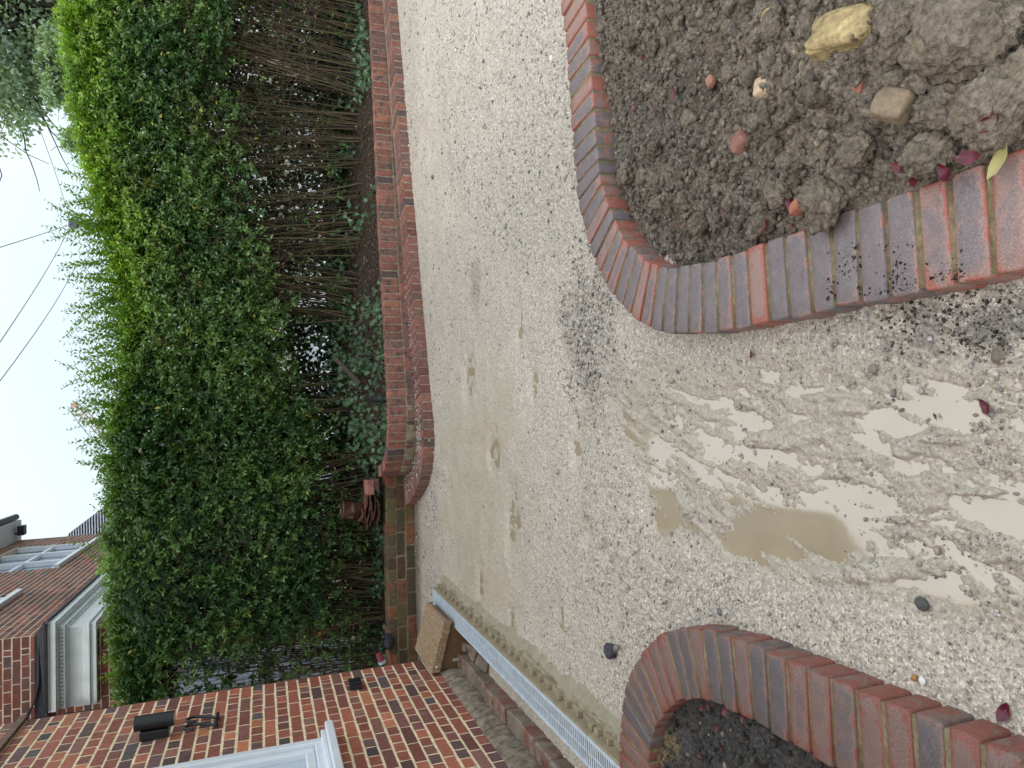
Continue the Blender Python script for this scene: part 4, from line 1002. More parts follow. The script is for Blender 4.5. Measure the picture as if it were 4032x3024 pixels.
# loose things on the wall ends
def place_box(name, label, cat, c, size, rz, material, colour, ch=.005, tilt=0, group=None):
    mb = MB(); mb.box((-size[0]/2, -size[1]/2, 0), (size[0]/2, size[1]/2, size[2]), colour, None, ch, .002)
    o = mb.build(name, material); o.location = c; o.rotation_euler = (tilt, 0, rz); tag(o, label, cat, group); return o
p1 = atY(1477, 1918, 6.80); p2 = atY(1502, 1912, 6.72)
place_box('loose_brick', 'pale red brick laid across the top at the end of the curved wall', 'brick', (p1[0], 6.83, .405), (.135, .215, .068), R(4), M['garden_brick'], (.40, .17, .13))
place_box('loose_brick', 'dusky brick just under the topmost loose brick at the end of the curved wall', 'brick', (p1[0]+.02, 6.88, .352), (.10, .205, .05), R(2), M['garden_brick'], (.26, .13, .11))
# bank of dark soil between wall and hedge
gx, gy = np.meshgrid(np.linspace(-3.4, 5.4, 420), np.linspace(0, 1, 120), indexing='ij')
yw = np.interp(gx, [-3.4, -.86, -.7, -.17, 1.5, 4.07, 5.4], [6.95, 6.95, 6.5, 6.26, 6.86, 7.59, 8.0]); Y = yw+gy*2.0*1.0; Y = np.where(gy >= 1, Y+.6, Y)
top = np.interp(gx, [-3, -.8, -.3, 5], [.27, .29, .31, .22])
Z = top-.02+.30*sstep(0, .55, gy)*(.4+.6*sstep(-2, 0, gx))+.02*fbm(gx*6, Y*6, s=501)+.03*domes(gx/.09, Y/.09, 503)*.5
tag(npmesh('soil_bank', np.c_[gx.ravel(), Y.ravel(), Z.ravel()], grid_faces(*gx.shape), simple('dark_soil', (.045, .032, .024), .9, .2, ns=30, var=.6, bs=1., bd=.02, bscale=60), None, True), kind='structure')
def bankz(x, y):
    yw = np.interp(x, [-3.4, -.86, -.7, -.17, 1.5, 4.07, 5.4], [6.95, 6.95, 6.5, 6.26, 6.86, 7.59, 8.0]); g = np.clip((y-yw)/2., 0, 1)
    return np.interp(x, [-3, -.8, -.3, 5], [.27, .29, .31, .22])-.02+.30*sstep(0, .55, g)*(.4+.6*sstep(-2, 0, x))
# clay pot on a heap of broken roof tiles
pc_ = atY(1420, 2012, 6.95)
pot = thing('clay_pot', 'glossy brown glazed clay pipe collar standing on broken roof tiles', 'clay pot', (pc_[0], 6.95, .50))
mb = MB(); prof = [(.075, 0), (.085, .01), (.086, .075), (.091, .082), (.091, .092), (.087, .10), (.088, .17), (.095, .178), (.095, .192), (.082, .192), (.078, .17), (.075, .02)]
V = []; nn_ = 28
for (r_, z_) in prof:
    for k in range(nn_): V.append((r_*math.cos(2*math.pi*k/nn_), r_*math.sin(2*math.pi*k/nn_), z_))
Fs = [(i*nn_+k, i*nn_+(k+1) % nn_, (i+1)*nn_+(k+1) % nn_, (i+1)*nn_+k) for i in range(len(prof)-1) for k in range(nn_)]
mb.add(V, Fs); o = mb.build('collar', simple('glazed_clay', (.075, .035, .022), .25, .6, ns=12, var=.5), None, True); o.parent = pot; pot.rotation_euler = (R(4), R(7), 0)
M['terracotta'] = simple('terracotta', (.13, .06, .04), .8, .3, ns=22, var=.5, bs=.4, bd=.004)
for i, (dx, z_, tx, ty, rz, sx, lab) in enumerate([
    (.03, .475, 6, 16, 10, .26, 'orange broken roof tile directly under the clay collar'), (-.05, .455, -4, -14, -20, .20, 'short tile shard hanging out to the left under the clay collar'),
    (.02, .435, 3, 9, 5, .27, 'third roof tile down in the heap under the clay collar'), (.0, .41, -2, 4, -12, .26, 'dark roof tile in the middle of the heap'), (.03, .38, 2, 7, 16, .25, 'mossy roof tile low in the heap'), (.0, .345, 0, 2, 0, .24, 'lowest roof tile of the heap, resting on the old wall')]):
    V = []; nseg = 8
    for a in range(nseg+1):
        u = a/nseg-.5
        for yv in (-.09, .09):
            for zz in (0, .012): V.append((u*sx, yv+.012*math.sin(a*2.1+i), zz+.02*(u*u)*4))
    Fs = []
    for a in range(nseg):
        b0 = a*4; Fs += [(b0, b0+4, b0+6, b0+2), (b0+1, b0+3, b0+7, b0+5), (b0, b0+1, b0+5, b0+4), (b0+2, b0+6, b0+7, b0+3)]
    Fs += [(0, 2, 3, 1), (nseg*4, nseg*4+1, nseg*4+3, nseg*4+2)]
    mb = MB(); mb.add(V, Fs); o = mb.build('roof_tile', M['terracotta']); o.location = (pc_[0]+dx, 6.90, z_); o.rotation_euler = (R(tx), R(ty), R(rz)); tag(o, lab, 'roof tile')
# black pipe stub, leaning timber, hose end and dark plastic by the house corner
pp1 = atY(1485, 1572, 6.40)
o = MB(); o.tube([(pp1[0], 6.44, .30), (pp1[0], 6.46, .445)], .032, 18); o.tube([(pp1[0], 6.46, .4451), (pp1[0], 6.46, .452)], [.036, .036], 18)
tag(o.build('pipe_stub', M['black_plastic'], None, False), 'short black upright pipe stub just behind the long wall coping', 'pipe')
a_ = atY(1318, 1408, 7.0); b_ = atY(1420, 1512, 6.75)
mb = MB(); d = b_-a_; mb.tube([a_, b_], .028, 4); tag(mb.build('timber_offcut', simple('old_timber', (.05, .038, .03), .85, ns=30, var=.4, bs=.5, bd=.004)), 'dark timber offcut leaning among the ivy behind the wall', 'timber')
q1 = atY(1502, 2600, 6.70); q2 = atY(1488, 2570, 6.70)
hs = thing('hose_end', 'faded red hose end with a silver collar beside the house corner', 'hose', (q1[0], 6.70, q1[2]))
mb = MB(); mb.tube([q1+np.array([0, 0, .0]), q1*.5+q2*.5, q2], [.032, .03, .022], 14); adopt(mb.build('sleeve', simple('faded_red', (.28, .05, .06), .6)), hs)
mb = MB(); q0 = q1+(q1-q2)*.35; mb.tube([q1+(q1-q2)*.02, q0], .036, 18); adopt(mb.build('collar', M['galv']), hs)
mb = MB(); mb.tube([q2+(q2-q1)*.02, q2+np.array([.0, 0, .03])+(q2-q1)*.8], .012, 8); adopt(mb.build('tube', M['black_plastic']), hs)
q3 = atY(1522, 2540, 6.68)
rb = rock('plastic_bag', 'crumpled blue-black plastic draped over the end of the old mossy wall', 'plastic bag', 1520, 2540, (.11, .10, .09), .30, (.018, .022, .03), 71, 0, None, M['black_plastic'], .35, .12); rb.location = (q3[0], 6.72, .30)
q4 = atY(1540, 2520, 6.68)
place_box('pipe_clip', 'small dark blue plastic block beside the crumpled plastic on the old wall', 'plastic block', (q4[0], 6.73, .27), (.09, .10, .06), R(15), simple('dark_blue', (.015, .02, .04), .5), (0, 0, 0))

# ------------------------------------------------------------------ neighbouring house behind the hedge
CN = np.array([-2.345, 8.07, 0])
fN = frame(CN, -nA, -dirA)      # front: u to the left, v toward the viewer
fS = frame(CN, dirA, nA)        # side: u away from the viewer, v to the right
def onS(x, y): p = onpl(x, y, CN, nA); return float((p-CN)@dirA), float(p[2])
def onN(x, y): p = onpl(x, y, CN, dirA); return float((p-CN)@(-nA)), float(p[2])
SL = onS(401, 2101)[0]; EZ = onS(61, 2134)[1]
print('neighbour side length', SL, 'eaves', EZ)
nb = thing('brick_house', 'neighbouring brick house with a white moulded cornice and sash windows behind the hedge', 'house', (*CN[:2], 0))
ct, cb = onN(200, 2449)[1], onN(385, 2466)[1]
wa = onS(232, 2234); wb_ = onS(359, 2130); wz = (wa[1]+wb_[1])/2
w2b = onS(59, 2341); w2a = onS(0, 2393)
print('cornice', ct, cb, 'win', wa, wb_, w2a, w2b)
rg = np.random.RandomState(71)
NBc = [(.24, .075, .05), (.20, .07, .05), (.17, .065, .05), (.13, .06, .05), (.28, .10, .06), (.10, .06, .055), (.075, .055, .055), (.15, .075, .06)]
mb = MB()
gu0, gu1, gz0, gz1 = .42, 1.6, .45, 2.40          # big ground-floor window on the front
bond(mb, fN, 0, 3.4, .40, 5.2, rg=rg, pal=NBc, joint=.012, holes=[(gu0, gu1, gz0, gz1)], jit=.002)
adopt(mb.build('front_brickwork', M['far_brick']), nb)
mb = MB(); hw = [(wa[0], wb_[0], wz, EZ-.25), (w2b[0]-1.1, w2b[0], w2b[1], w2b[1]+1.8)]
bond(mb, fS, 0, SL, 2.2, EZ, rg=rg, pal=NBc, joint=.016, holes=hw, jit=.0)
adopt(mb.build('side_brickwork', M['far_brick']), nb)
mb = MB(); D_ = 4.
mb.box((.0, -.2, 0), (gu0, .0004, EZ), (1, 1, 1), fN); mb.box((gu1, -.2, 0), (6, .0004, EZ), (1, 1, 1), fN); mb.box((gu0, -.2, 0), (gu1, -.001, gz0), (1, 1, 1), fN); mb.box((gu0, -.2, gz1), (gu1, .0004, EZ), (1, 1, 1), fN)
us = [.2, w2b[0]-1.1, w2b[0], wa[0], wb_[0], SL-.001]
mb.box((us[0], -.2, 0), (us[1], .0004, EZ), (1, 1, 1), fS); mb.box((us[1], -.2, 0), (us[2], -.001, w2b[1]), (1, 1, 1), fS); mb.box((us[1], -.2, w2b[1]+1.8), (us[2], .0004, EZ), (1, 1, 1), fS)
mb.box((us[2], -.2, 0), (us[3], .0004, EZ), (1, 1, 1), fS); mb.box((us[3], -.2, 0), (us[4], -.001, wz), (1, 1, 1), fS); mb.box((us[3], -.2, EZ-.25), (us[4], .0004, EZ), (1, 1, 1), fS); mb.box((us[4], -.2, 0), (us[5], .0004, EZ), (1, 1, 1), fS)
adopt(mb.build('mortar', simple('mortar_pink', (.62, .52, .40), .9, .2, ns=12, var=.2)), nb)
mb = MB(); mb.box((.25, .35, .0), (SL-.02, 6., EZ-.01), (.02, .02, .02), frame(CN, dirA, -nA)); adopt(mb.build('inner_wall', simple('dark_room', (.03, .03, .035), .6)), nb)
# eaves soffit, gutter and roof
mb = MB(); mb.box((-.4, -.02, EZ+.001), (SL+.12, .37, EZ+.05), (1, 1, 1), fS, .004); adopt(mb.build('soffit', M['grey_white']), nb)
mb = MB(); V = []
mb.tube([fS(-.4, .42, EZ+.10), fS(SL+.15, .42, EZ+.10)], .06, 12); adopt(mb.build('gutter', M['black_plastic']), nb)
mb = MB(); mb.add([fS(-.6, .47, EZ+.09), fS(SL+.15, .47, EZ+.09), fS(SL+.15, -3., EZ+3.0), fS(-.6, -3., EZ+3.0), fS(-.6, -6.3, EZ+.09), fS(SL+.15, -6.3, EZ+.09), fS(-.6, .47, EZ+.055), fS(SL+.15, .47, EZ+.055)], [(0, 1, 2, 3), (3, 2, 5, 4), (0, 3, 4), (1, 5, 2), (6, 7, 1, 0)])
adopt(mb.build('roof', simple('roof_slate', (.07, .07, .08), .6, ns=10, var=.3)), nb)
# cornice wrapping the corner
def cornice_layer(mb, out0, za, zb_, uF, uS):
    # L-shaped prism: front run to u=uF on the left, side run to u=uS away
    P = [fN(uF, 0, 0), fN(uF, out0, 0), None, fS(uS, out0, 0), fS(uS, 0, 0), tuple(CN)]
    c_ = CN+nA*out0-dirA*out0; P[2] = tuple(c_)
    mb.prism([(p[0], p[1]) for p in P], za, zb_)
uF = onN(350, 2778)[0]-.03; H_ = ct-cb; uS = SL-.3
print('uF', uF)
mb = MB(); prof = [(.0, .115, .0, .03), (.0, .0, .105, .12)]
lay = [(1.00, .955, .125), (.955, .93, .118), (.93, .83, .150-.02), (.83, .80, .105), (.80, .775, .075), (.705, .68, .075), (.68, .655, .085), (.655, .635, .072), (.635, .60, .058), (.60, .27, .045), (.27, .24, .060), (.24, .17, .072), (.17, .14, .085), (.14, .06, .066), (.06, .0, .078)]
for (ka, kb, o_) in lay: cornice_layer(mb, o_, cb+H_*kb, cb+H_*ka-.0006, uF, uS)
cornice_layer(mb, .052, cb+H_*.705, cb+H_*.7745, uF, uS)
cor = mb.build('cornice', M['grey_white']); adopt(cor, nb)
mb = MB(); u = -.068
while u < uF-.02: mb.box((u, .0525, cb+H_*.709), (u+.026, .072, cb+H_*.772), (1, 1, 1), fN); u += .036
u = -.06
while u < uS: mb.box((u, .0525, cb+H_*.709), (u+.026, .072, cb+H_*.772), (1, 1, 1), fS); u += .036
dn = mb.build('dentils', M['grey_white']); dn.parent = cor; dn.matrix_parent_inverse = cor.matrix_world.inverted()
mb = MB(); cornice_layer(mb, .150, cb+H_+.0006, cb+H_+.022, uF+.0, uS+.01)
mb.add([fN(uF+.5, .004, ct+.02), fN(-.15, .148, ct+.023), fN(uF+.5, .004, ct+.13), fN(-.004, .004, ct+.13)], [(0, 1, 3, 2)])
mb.box((-.004, .001, ct+.023), (uF+.55, .02, ct+.135), (1, 1, 1), fN); mb.box((-.004, .001, ct+.023), (uS, .012, ct+.05), (1, 1, 1), fS)
adopt(mb.build('lead_flashing', M['lead']), nb)
# ground-floor window seen in slivers beside the hedge
mb = MB()
for (a, b_, c_, d_) in [(gu0, gu0+.06, gz0, gz1), (gu1-.06, gu1, gz0, gz1), (gu0+.06, gu1-.06, gz0, gz0+.07), (gu0+.06, gu1-.06, gz1-.06, gz1), (gu0+.06, gu1-.06, 1.42, 1.47)]: mb.box((a+.001, -.1, c_), (b_-.001, -.03, d_), (1, 1, 1), fN)
fr_ = adopt(mb.build('window', M['grey_white']), nb)
mb = MB(); mb.box((gu0+.06, -.09, gz0+.07), (gu1-.06, -.08, gz1-.06), (1, 1, 1), fN)
M['sky_glass'] = simple('window_glass', (.42, .50, .62), .08, .9, ns=3, var=.15)  # pale blue base colour paints in the reflected sky
o = mb.build('pane', M['sky_glass']); o.parent = fr_; o.matrix_parent_inverse = fr_.matrix_world.inverted()
# side sash windows
def sash(u0, u1, z0, z1, name='sash_window'):
    mb = MB(); f_ = .09
    mb.box((u0+.002, -.10, z0), (u0+f_, -.015, z1), (1, 1, 1), fS, .004); mb.box((u1-f_, -.10, z0), (u1-.002, -.015, z1), (1, 1, 1), fS, .004)
    n_ = 2 if u1-u0 > 1.3 else 1
    for k in range(1, n_+1):
        uc = u0+(u1-u0)*k/(n_+1); mb.box((uc-.035, -.10, z0), (uc+.035, -.02, z1), (1, 1, 1), fS, .004)
    mb.box((u0+f_, -.10, z0), (u1-f_, -.03, z0+.09), (1, 1, 1), fS)
    zz = z0+.62
    while zz < z1: mb.box((u0+f_, -.10, zz), (u1-f_, -.04, zz+.05), (1, 1, 1), fS); zz += .62
    w_ = adopt(mb.build(name, M['white_paint']), nb)
    mb = MB(); mb.box((u0+f_, -.13, z0+.09), (u1-f_, -.105, z1), (1, 1, 1), fS); g = mb.build('pane', M['sky_glass']); g.parent = w_; g.matrix_parent_inverse = w_.matrix_world.inverted()
    mb = MB(); mb.box((u0-.06, -.10, z0-.07), (u1+.06, .055, z0-.003), (1, 1, 1), fS, .004); g = mb.build('sill', M['white_paint']); g.parent = w_; g.matrix_parent_inverse = w_.matrix_world.inverted()
sash(wa[0], wb_[0], wz, EZ-.25); sash(w2b[0]-1.1, w2b[0], w2b[1], w2b[1]+1.8)
# downpipe and cables at the inner corner, floodlight under the eaves
d0 = onpl(480, 2778, CN-dirA*.12, dirA); d1 = onpl(120, 2843, CN-dirA*.12, dirA)
mb = MB(); dd = np.array([0, 0, 1.]); mb.tube([np.array([d1[0], d1[1], 1.5]), np.array([d1[0], d1[1], d1[2]+.0])], .03, 12)
mb.tube([np.array([d1[0], d1[1], d1[2]-.35]), np.array([d1[0], d1[1], d1[2]-.29])], .036, 12)
tag(mb.build('downpipe', M['black_plastic'], None, False), 'thin black downpipe in the gap between the two brick houses', 'downpipe')
for i in range(3):
    pts = []
    for (x, y, o_) in [(190+i*4, 2440, .16), (168+i*3, 2470, .13), (155-i*2, 2500, .05), (150+i*2, 2600, .03), (148+i*3, 2700, .03), (138, 2760-i*4, .03), (105+i*5, 2815+i*4, .05), (92, 2834+i*3, .05)]: pts.append(onpl(x, y, CN-dirA*o_, dirA))
    P = np.array(pts); s = np.linspace(0, len(P)-1, 40); Q = np.stack([np.interp(s, range(len(P)), P[:, k]) for k in range(3)], 1)
    for _ in range(3): Q[1:-1] = (Q[:-2]+2*Q[1:-1]+Q[2:])/4
    mb = MB(); mb.tube(Q, .006, 6); tag(mb.build('cable', M['black_plastic'], None, True), ['outermost thin black cable drooping from the white cornice corner', 'middle thin black cable drooping from the white cornice corner', 'innermost thin black cable drooping from the white cornice corner'][i], 'cable', 'black cables drooping from the cornice corner')
fp = onS(40, 2105); fz = fS(SL-.25, .22, EZ-.01)
fl = thing('floodlight', 'small black floodlight on a bracket under the eaves of the neighbouring house', 'floodlight', fz)
mb = MB(); mb.box((SL-.34, .12, EZ-.16), (SL-.16, .30, EZ-.05), (0, 0, 0), fS, .01); adopt(mb.build('lamp_head', M['black_metal']), fl)
mb = MB(); mb.tube([fS(SL-.25, .16, EZ), fS(SL-.25, .14, EZ-.06), fS(SL-.36, .18, EZ-.10)], .014, 8); adopt(mb.build('bracket', M['black_metal']), fl)
# tiled roof further off
r0 = atY(262, 2112, 19.); r1 = atY(400, 2008, 19.)
fh = thing('tiled_house', 'distant house showing only its steep dark tiled roof beside the neighbouring wall', 'house', (r0[0], 20, 0))
mb = MB(); dx = r1[0]-r0[0]; dzz = r0[2]-r1[2]; nrow = 30
for k in range(nrow):
    z_b = r0[2]-dzz*3.0*(k+1)/nrow; z_t = r0[2]-dzz*3.0*k/nrow; hb = dx*3.0*(k+1)/nrow
    mb.add([(r0[0]-hb-.03, 19-.9*(k+1)/nrow*3-.045, z_b), (r0[0]+hb+.03, 19-.9*(k+1)/nrow*3-.045, z_b), (r0[0]+hb*k/(k+1), 19-.9*k/nrow*3, z_t-.012), (r0[0]-hb*k/(k+1), 19-.9*k/nrow*3, z_t-.012),
            (r0[0]+hb+.02, 21+.9*(k+1)/nrow*3, z_b), (r0[0]-hb-.02, 21+.9*(k+1)/nrow*3, z_b), (r0[0]+hb*k/(k+1), 21+.9*k/nrow*3, z_t+.02), (r0[0]-hb*k/(k+1), 21+.9*k/nrow*3, z_t+.02)],
           [(0, 1, 2, 3), (4, 5, 7, 6), (1, 4, 6, 2), (5, 0, 3, 7), (0, 5, 4, 1)])
adopt(mb.build('roof', simple('roof_tile_dark', (.24, .25, .29), .55, ns=9, var=.35)), fh)
mb = MB(); zb2 = r0[2]-dzz*3; mb.box((r0[0]-dx*2.8, 17., 0), (r0[0]+dx*2.8, 23., zb2-.01), (.2, .1, .08)); adopt(mb.build('wall', M['far_brick']), fh)

# ------------------------------------------------------------------ leaves, twigs, hedge
def leaves(C, D, Nn, Lg, Wd, colr, name, material, parent, fold=.25, curl=.15, simple_=False):
    "folded pointed leaves: base, tip, left/right edge points, midrib point"
    D = D/np.linalg.norm(D, axis=1)[:, None]; Nn = Nn-D*(D*Nn).sum(1)[:, None]; Nn /= np.linalg.norm(Nn, axis=1)[:, None]+1e-9; S = np.cross(D, Nn); n = len(C)
    Lg = Lg[:, None]; Wd = Wd[:, None]
    b0 = C; tp = C+D*Lg-Nn*Lg*curl; mid = C+D*Lg*.45
    l1 = C+D*Lg*.30+S*Wd*.46+Nn*Wd*fold; l2 = C+D*Lg*.68+S*Wd*.36+Nn*(Wd*fold*.8-Lg*curl*.35)
    r1 = C+D*Lg*.30-S*Wd*.46+Nn*Wd*fold; r2 = C+D*Lg*.68-S*Wd*.36+Nn*(Wd*fold*.8-Lg*curl*.35)
    if simple_:
        V = np.stack([b0, (l1+l2)/2+S*Wd*.06, tp, (r1+r2)/2-S*Wd*.06, mid], 1).reshape(-1, 3); F = np.array([(0, 4, 1), (1, 4, 2), (0, 3, 4), (4, 3, 2)])
        F = (F[None]+(np.arange(n)*5)[:, None, None]).reshape(-1, 3)
        return npmesh(name, V, F, material, parent, False, {'col': np.repeat(colr, 5, 0)})
    V = np.stack([b0, l1, l2, tp, r2, r1, mid], 1).reshape(-1, 3)
    F = np.array([(0, 6, 1), (1, 6, 2), (2, 6, 3), (0, 5, 6), (5, 4, 6), (4, 3, 6)])
    F = (F[None]+(np.arange(n)*7)[:, None, None]).reshape(-1, 3)
    return npmesh(name, V, F, material, parent, False, {'col': np.repeat(colr, 7, 0)})
def leafmat(name, rough=.35, trans=.3, spec=.5):
    m, t, b = mat(name, rough, spec); c = attr(t, 'col'); t.links.new(c, b.inputs['Base Color'])
    tr = nd(t, 'ShaderNodeBsdfTranslucent'); c2 = mix(t, 1., c, (1.5, 1.5, .55), 'MULTIPLY'); t.links.new(c2, tr.inputs[0])
    ms = nd(t, 'ShaderNodeMixShader'); ms.inputs[0].default_value = trans
    t.links.new(b.outputs[0], ms.inputs[1]); t.links.new(tr.outputs[0], ms.inputs[2]); t.links.new(ms.outputs[0], t.nodes['Material Output'].inputs[0]); return m
M['privet'] = leafmat('privet_leaf', .33, .30); M['yew'] = leafmat('yew_leaf', .5, .1); M['ivy'] = leafmat('ivy_leaf', .38, .12); M['tree_leaf'] = leafmat('tree_leaf', .5, .35)
M['stem'] = attmat('stem', .8, .3, ns=60, var=.4, bs=.3, bd=.002)
def tubes(P, rad, colr, name, material, parent, k=4):
    "P (n,m,3) many thin stems in one mesh"
    n, m_, _ = P.shape; t = np.gradient(P, axis=1); t /= np.linalg.norm(t, axis=2)[..., None]+1e-9
    a = np.cross(t, np.array([0.31, .2, .93])); a /= np.linalg.norm(a, axis=2)[..., None]+1e-9; b_ = np.cross(t, a)
    ang = 2*np.pi*np.arange(k)/k
    V = P[:, :, None]+rad[:, :, None, None]*(a[:, :, None]*np.cos(ang)[None, None, :, None]+b_[:, :, None]*np.sin(ang)[None, None, :, None])
    i = np.arange(n*m_*k).reshape(n, m_, k); j = np.roll(i, -1, 2)
    F = np.stack([i[:, :-1], j[:, :-1], j[:, 1:], i[:, 1:]], -1).reshape(-1, 4)
    return npmesh(name, V.reshape(-1, 3), F, material, parent, True, {'col': np.repeat(colr, m_*k, 0)})
hedge = thing('privet_hedge', 'tall privet hedge with bare stems below and bright yellow-green new growth along its top', 'hedge', (.8, 7.7, .5))
tp_px = [(500,2790),(478,2700),(455,2500),(440,2300),(430,2100),(435,1900),(455,1700),(490,1500),(505,1300),(480,1100),(430,900),(360,700),(305,500),(285,300),(265,100),(255,-60)]
yfront = lambda x: np.interp(x, [-3.2, -1, 1.5, 4.6], [6.98, 6.98, 7.20, 7.75])
tx, tz_ = [], []
for (x, y) in tp_px:
    p = atY(x, y, 7.4)
    for _ in range(5): p = atY(x, y, float(yfront(p[0]))+.3)
    tx.append(p[0]); tz_.append(p[2])
tx += [tx[-1]+1.2]; tz_ += [tz_[-1]+.05]
hz_top = lambda x: np.interp(x, tx, tz_)
lo_px = [(1420,2700),(1330,2560),(1330,2350),(1400,2200),(1370,2000),(1330,1850),(1290,1650),(1210,1450),(1130,1250),(1060,1000),(980,750),(930,520),(900,350),(960,150),(1000,0)]
lx, lz_ = [], []
for (x, y) in lo_px:
    p = atY(x, y, 7.2)
    for _ in range(4): p = atY(x, y, float(yfront(p[0])))
    lx.append(p[0]); lz_.append(p[2])
hz_low = lambda x: np.interp(x, lx, lz_)
rg = np.random.RandomState(81); XL, XR = -2.95, 4.9; DEP = .78
def twig_leaves(n, xs, ys, zs, dirs, nodes, gap, L0, L1, colfn, nm, matk, parent, wratio=.48, up=.5):
    C = []; D = []; Nn = []; Lg = []; Cl = []
    dirs = dirs/np.linalg.norm(dirs, axis=1)[:, None]
    ref = np.cross(dirs, rg.randn(n, 3)); ref /= np.linalg.norm(ref, axis=1)[:, None]; ref2 = np.cross(dirs, ref)
    base = np.stack([xs, ys, zs], 1)
    cb_ = colfn(xs, ys, zs)
    for k in range(nodes):
        p = base+dirs*(gap*k)[:, None]+np.array([0, 0, -.0012])*k*k
        f = ref if k % 2 == 0 else ref2
        for s_ in (-1, 1):
            keep = rg.rand(n) < .93
            d = f*s_+dirs*(.55+.5*rg.rand(n, 1))+np.array([0, 0, .10])+.3*rg.randn(n, 3)
            nn = dirs*.6+np.array([0, -.35, .8])*up*2+.45*rg.randn(n, 3)
            C.append(p[keep]); D.append(d[keep]); Nn.append(nn[keep])
            sz = (L0+(L1-L0)*rg.rand(n))*(1-.32*max(0, k-nodes+3)/3); Lg.append(sz[keep])
            c = cb_*(.6+.85*rg.rand(n, 1)); yl = rg.rand(n) < .012; c[yl] = np.array([.42, .38, .07]); Cl.append(c[keep])
    C, D, Nn, Lg, Cl = [np.concatenate(q) for q in (C, D, Nn, Lg, Cl)]
    return leaves(C, D, Nn, Lg, Lg*wratio*(.85+.3*rg.rand(len(Lg))), np.clip(Cl, 0, 1), nm, M[matk], parent, simple_=True)
def hedge_colour(x, y, z):
    top = hz_top(x); n = fbm(x*2.1, z*2.1, s=601); n2 = fbm(x*7, z*7, s=605)
    old = np.array([.052, .125, .034]); mid = np.array([.15, .26, .075]); new = np.array([.22, .38, .028])
    m = sstep(-.4, .5, n+.6*n2)[:, None]; c = old*(1-m)+mid*m
    wdt = .22+.42*sstep(.4, 1.8, x)+.22*n+.12*n2
    g = np.clip(sstep(0, 1, 1-(top-z)/wdt), 0, 1)*(.40+.60*sstep(-1.2, 1.4, x))
    g = (g*np.clip(.75+.6*n2, .2, 1))[:, None]
    ol = (sstep(.1, .5, fbm(x*1.6+9, z*1.6, s=609))*.6)[:, None]; c = c*(1-ol)+np.array([.15, .19, .05])*ol
    return c*(1-g)+new*g
# foliage twigs: dense shell at the front and top, thinner inside, a screen of leaves at the back
def density(x, z):
    top = hz_top(x); low = hz_low(x)
    d = sstep(-.12, .40, z-low+.20*fbm(x*2.5, z*2.5, s=621))
    patch = sstep(-.65, .15, fbm(x*1.9, z*2.3, s=625)+.35*fbm(x*6, z*6, s=627)+.35*sstep(low+.3, low+.9, z))
    return d*(.35+.65*patch)*(1-.85*sstep(-2.25, -2.5, x)*sstep(2.45, 2.1, z))
n0 = 30000
xs = XL+(XR-XL)*rg.rand(n0); zt = hz_top(xs); zl = np.minimum(hz_low(xs)-.35, zt-.5); zs = zl+(zt-zl)*rg.rand(n0)
lay_ = rg.rand(n0); yo = np.where(lay_ < .60, .02+.20*rg.rand(n0)**1.4, np.where(lay_ < .78, .2+.4*rg.rand(n0), .58+.2*rg.rand(n0)))
ztap = sstep(zt-.35, zt, zs)*.12
ys_ = yfront(xs)+yo+ztap+.09*fbm(xs*3, zs*3, s=630)
keep = rg.rand(n0) < density(xs, zs)*np.where(yo > .5, 1.0, np.where(yo > .2, .8, 1.)); 
yewz = sstep(.1, .9, 1-((xs+1.75)/.75)**2-((zs-1.75)/.75)**2); keep &= (rg.rand(n0) > .45*yewz*(yo < .3))
xs, ys_, zs, yo = xs[keep], ys_[keep], zs[keep], yo[keep]; n1 = len(xs)
dirs = np.stack([.55*rg.randn(n1), -.55+.4*rg.randn(n1)+.9*(yo > .5), .45+.5*rg.randn(n1)], 1)
print('hedge twigs', n1)
tag(adopt(twig_leaves(n1, xs, ys_, zs, dirs, 4, .024+.008*rg.rand(n1), .040, .068, hedge_colour, 'foliage', 'privet', None, .54), hedge), kind='stuff')
# leaves deep inside and at the back of the hedge, colour darkened as its shade
nb_ = 52000; xs = XL+(XR-XL)*rg.rand(nb_); zb_ = bankz(xs, yfront(xs)+.6)-.05; zs = zb_+(hz_top(xs)-.08-zb_)*rg.rand(nb_); ys_ = yfront(xs)+.42+.40*rg.rand(nb_)
hole = fbm(xs*3.1, zs*3.1, s=680)+.45*fbm(xs*13, zs*13, s=683); k = hole < .40; k &= ~((xs < -2.3) & (zs < 2.2) & (rg.rand(nb_) < .8)); k &= ~((np.abs(xs+1.0) < .10) & (np.abs(zs-.82) < .13)); xs, ys_, zs = xs[k], ys_[k], zs[k]; nb_ = len(xs)
tag(adopt(leaves(np.stack([xs, ys_, zs], 1), rg.randn(nb_, 3), np.array([0, -1., .3])+.7*rg.randn(nb_, 3), .05+.035*rg.rand(nb_), .030+.02*rg.rand(nb_), np.array([.022, .042, .016])*(.5+.9*rg.rand(nb_, 1)), 'inner_foliage', M['privet'], None, simple_=True), hedge), kind='stuff')
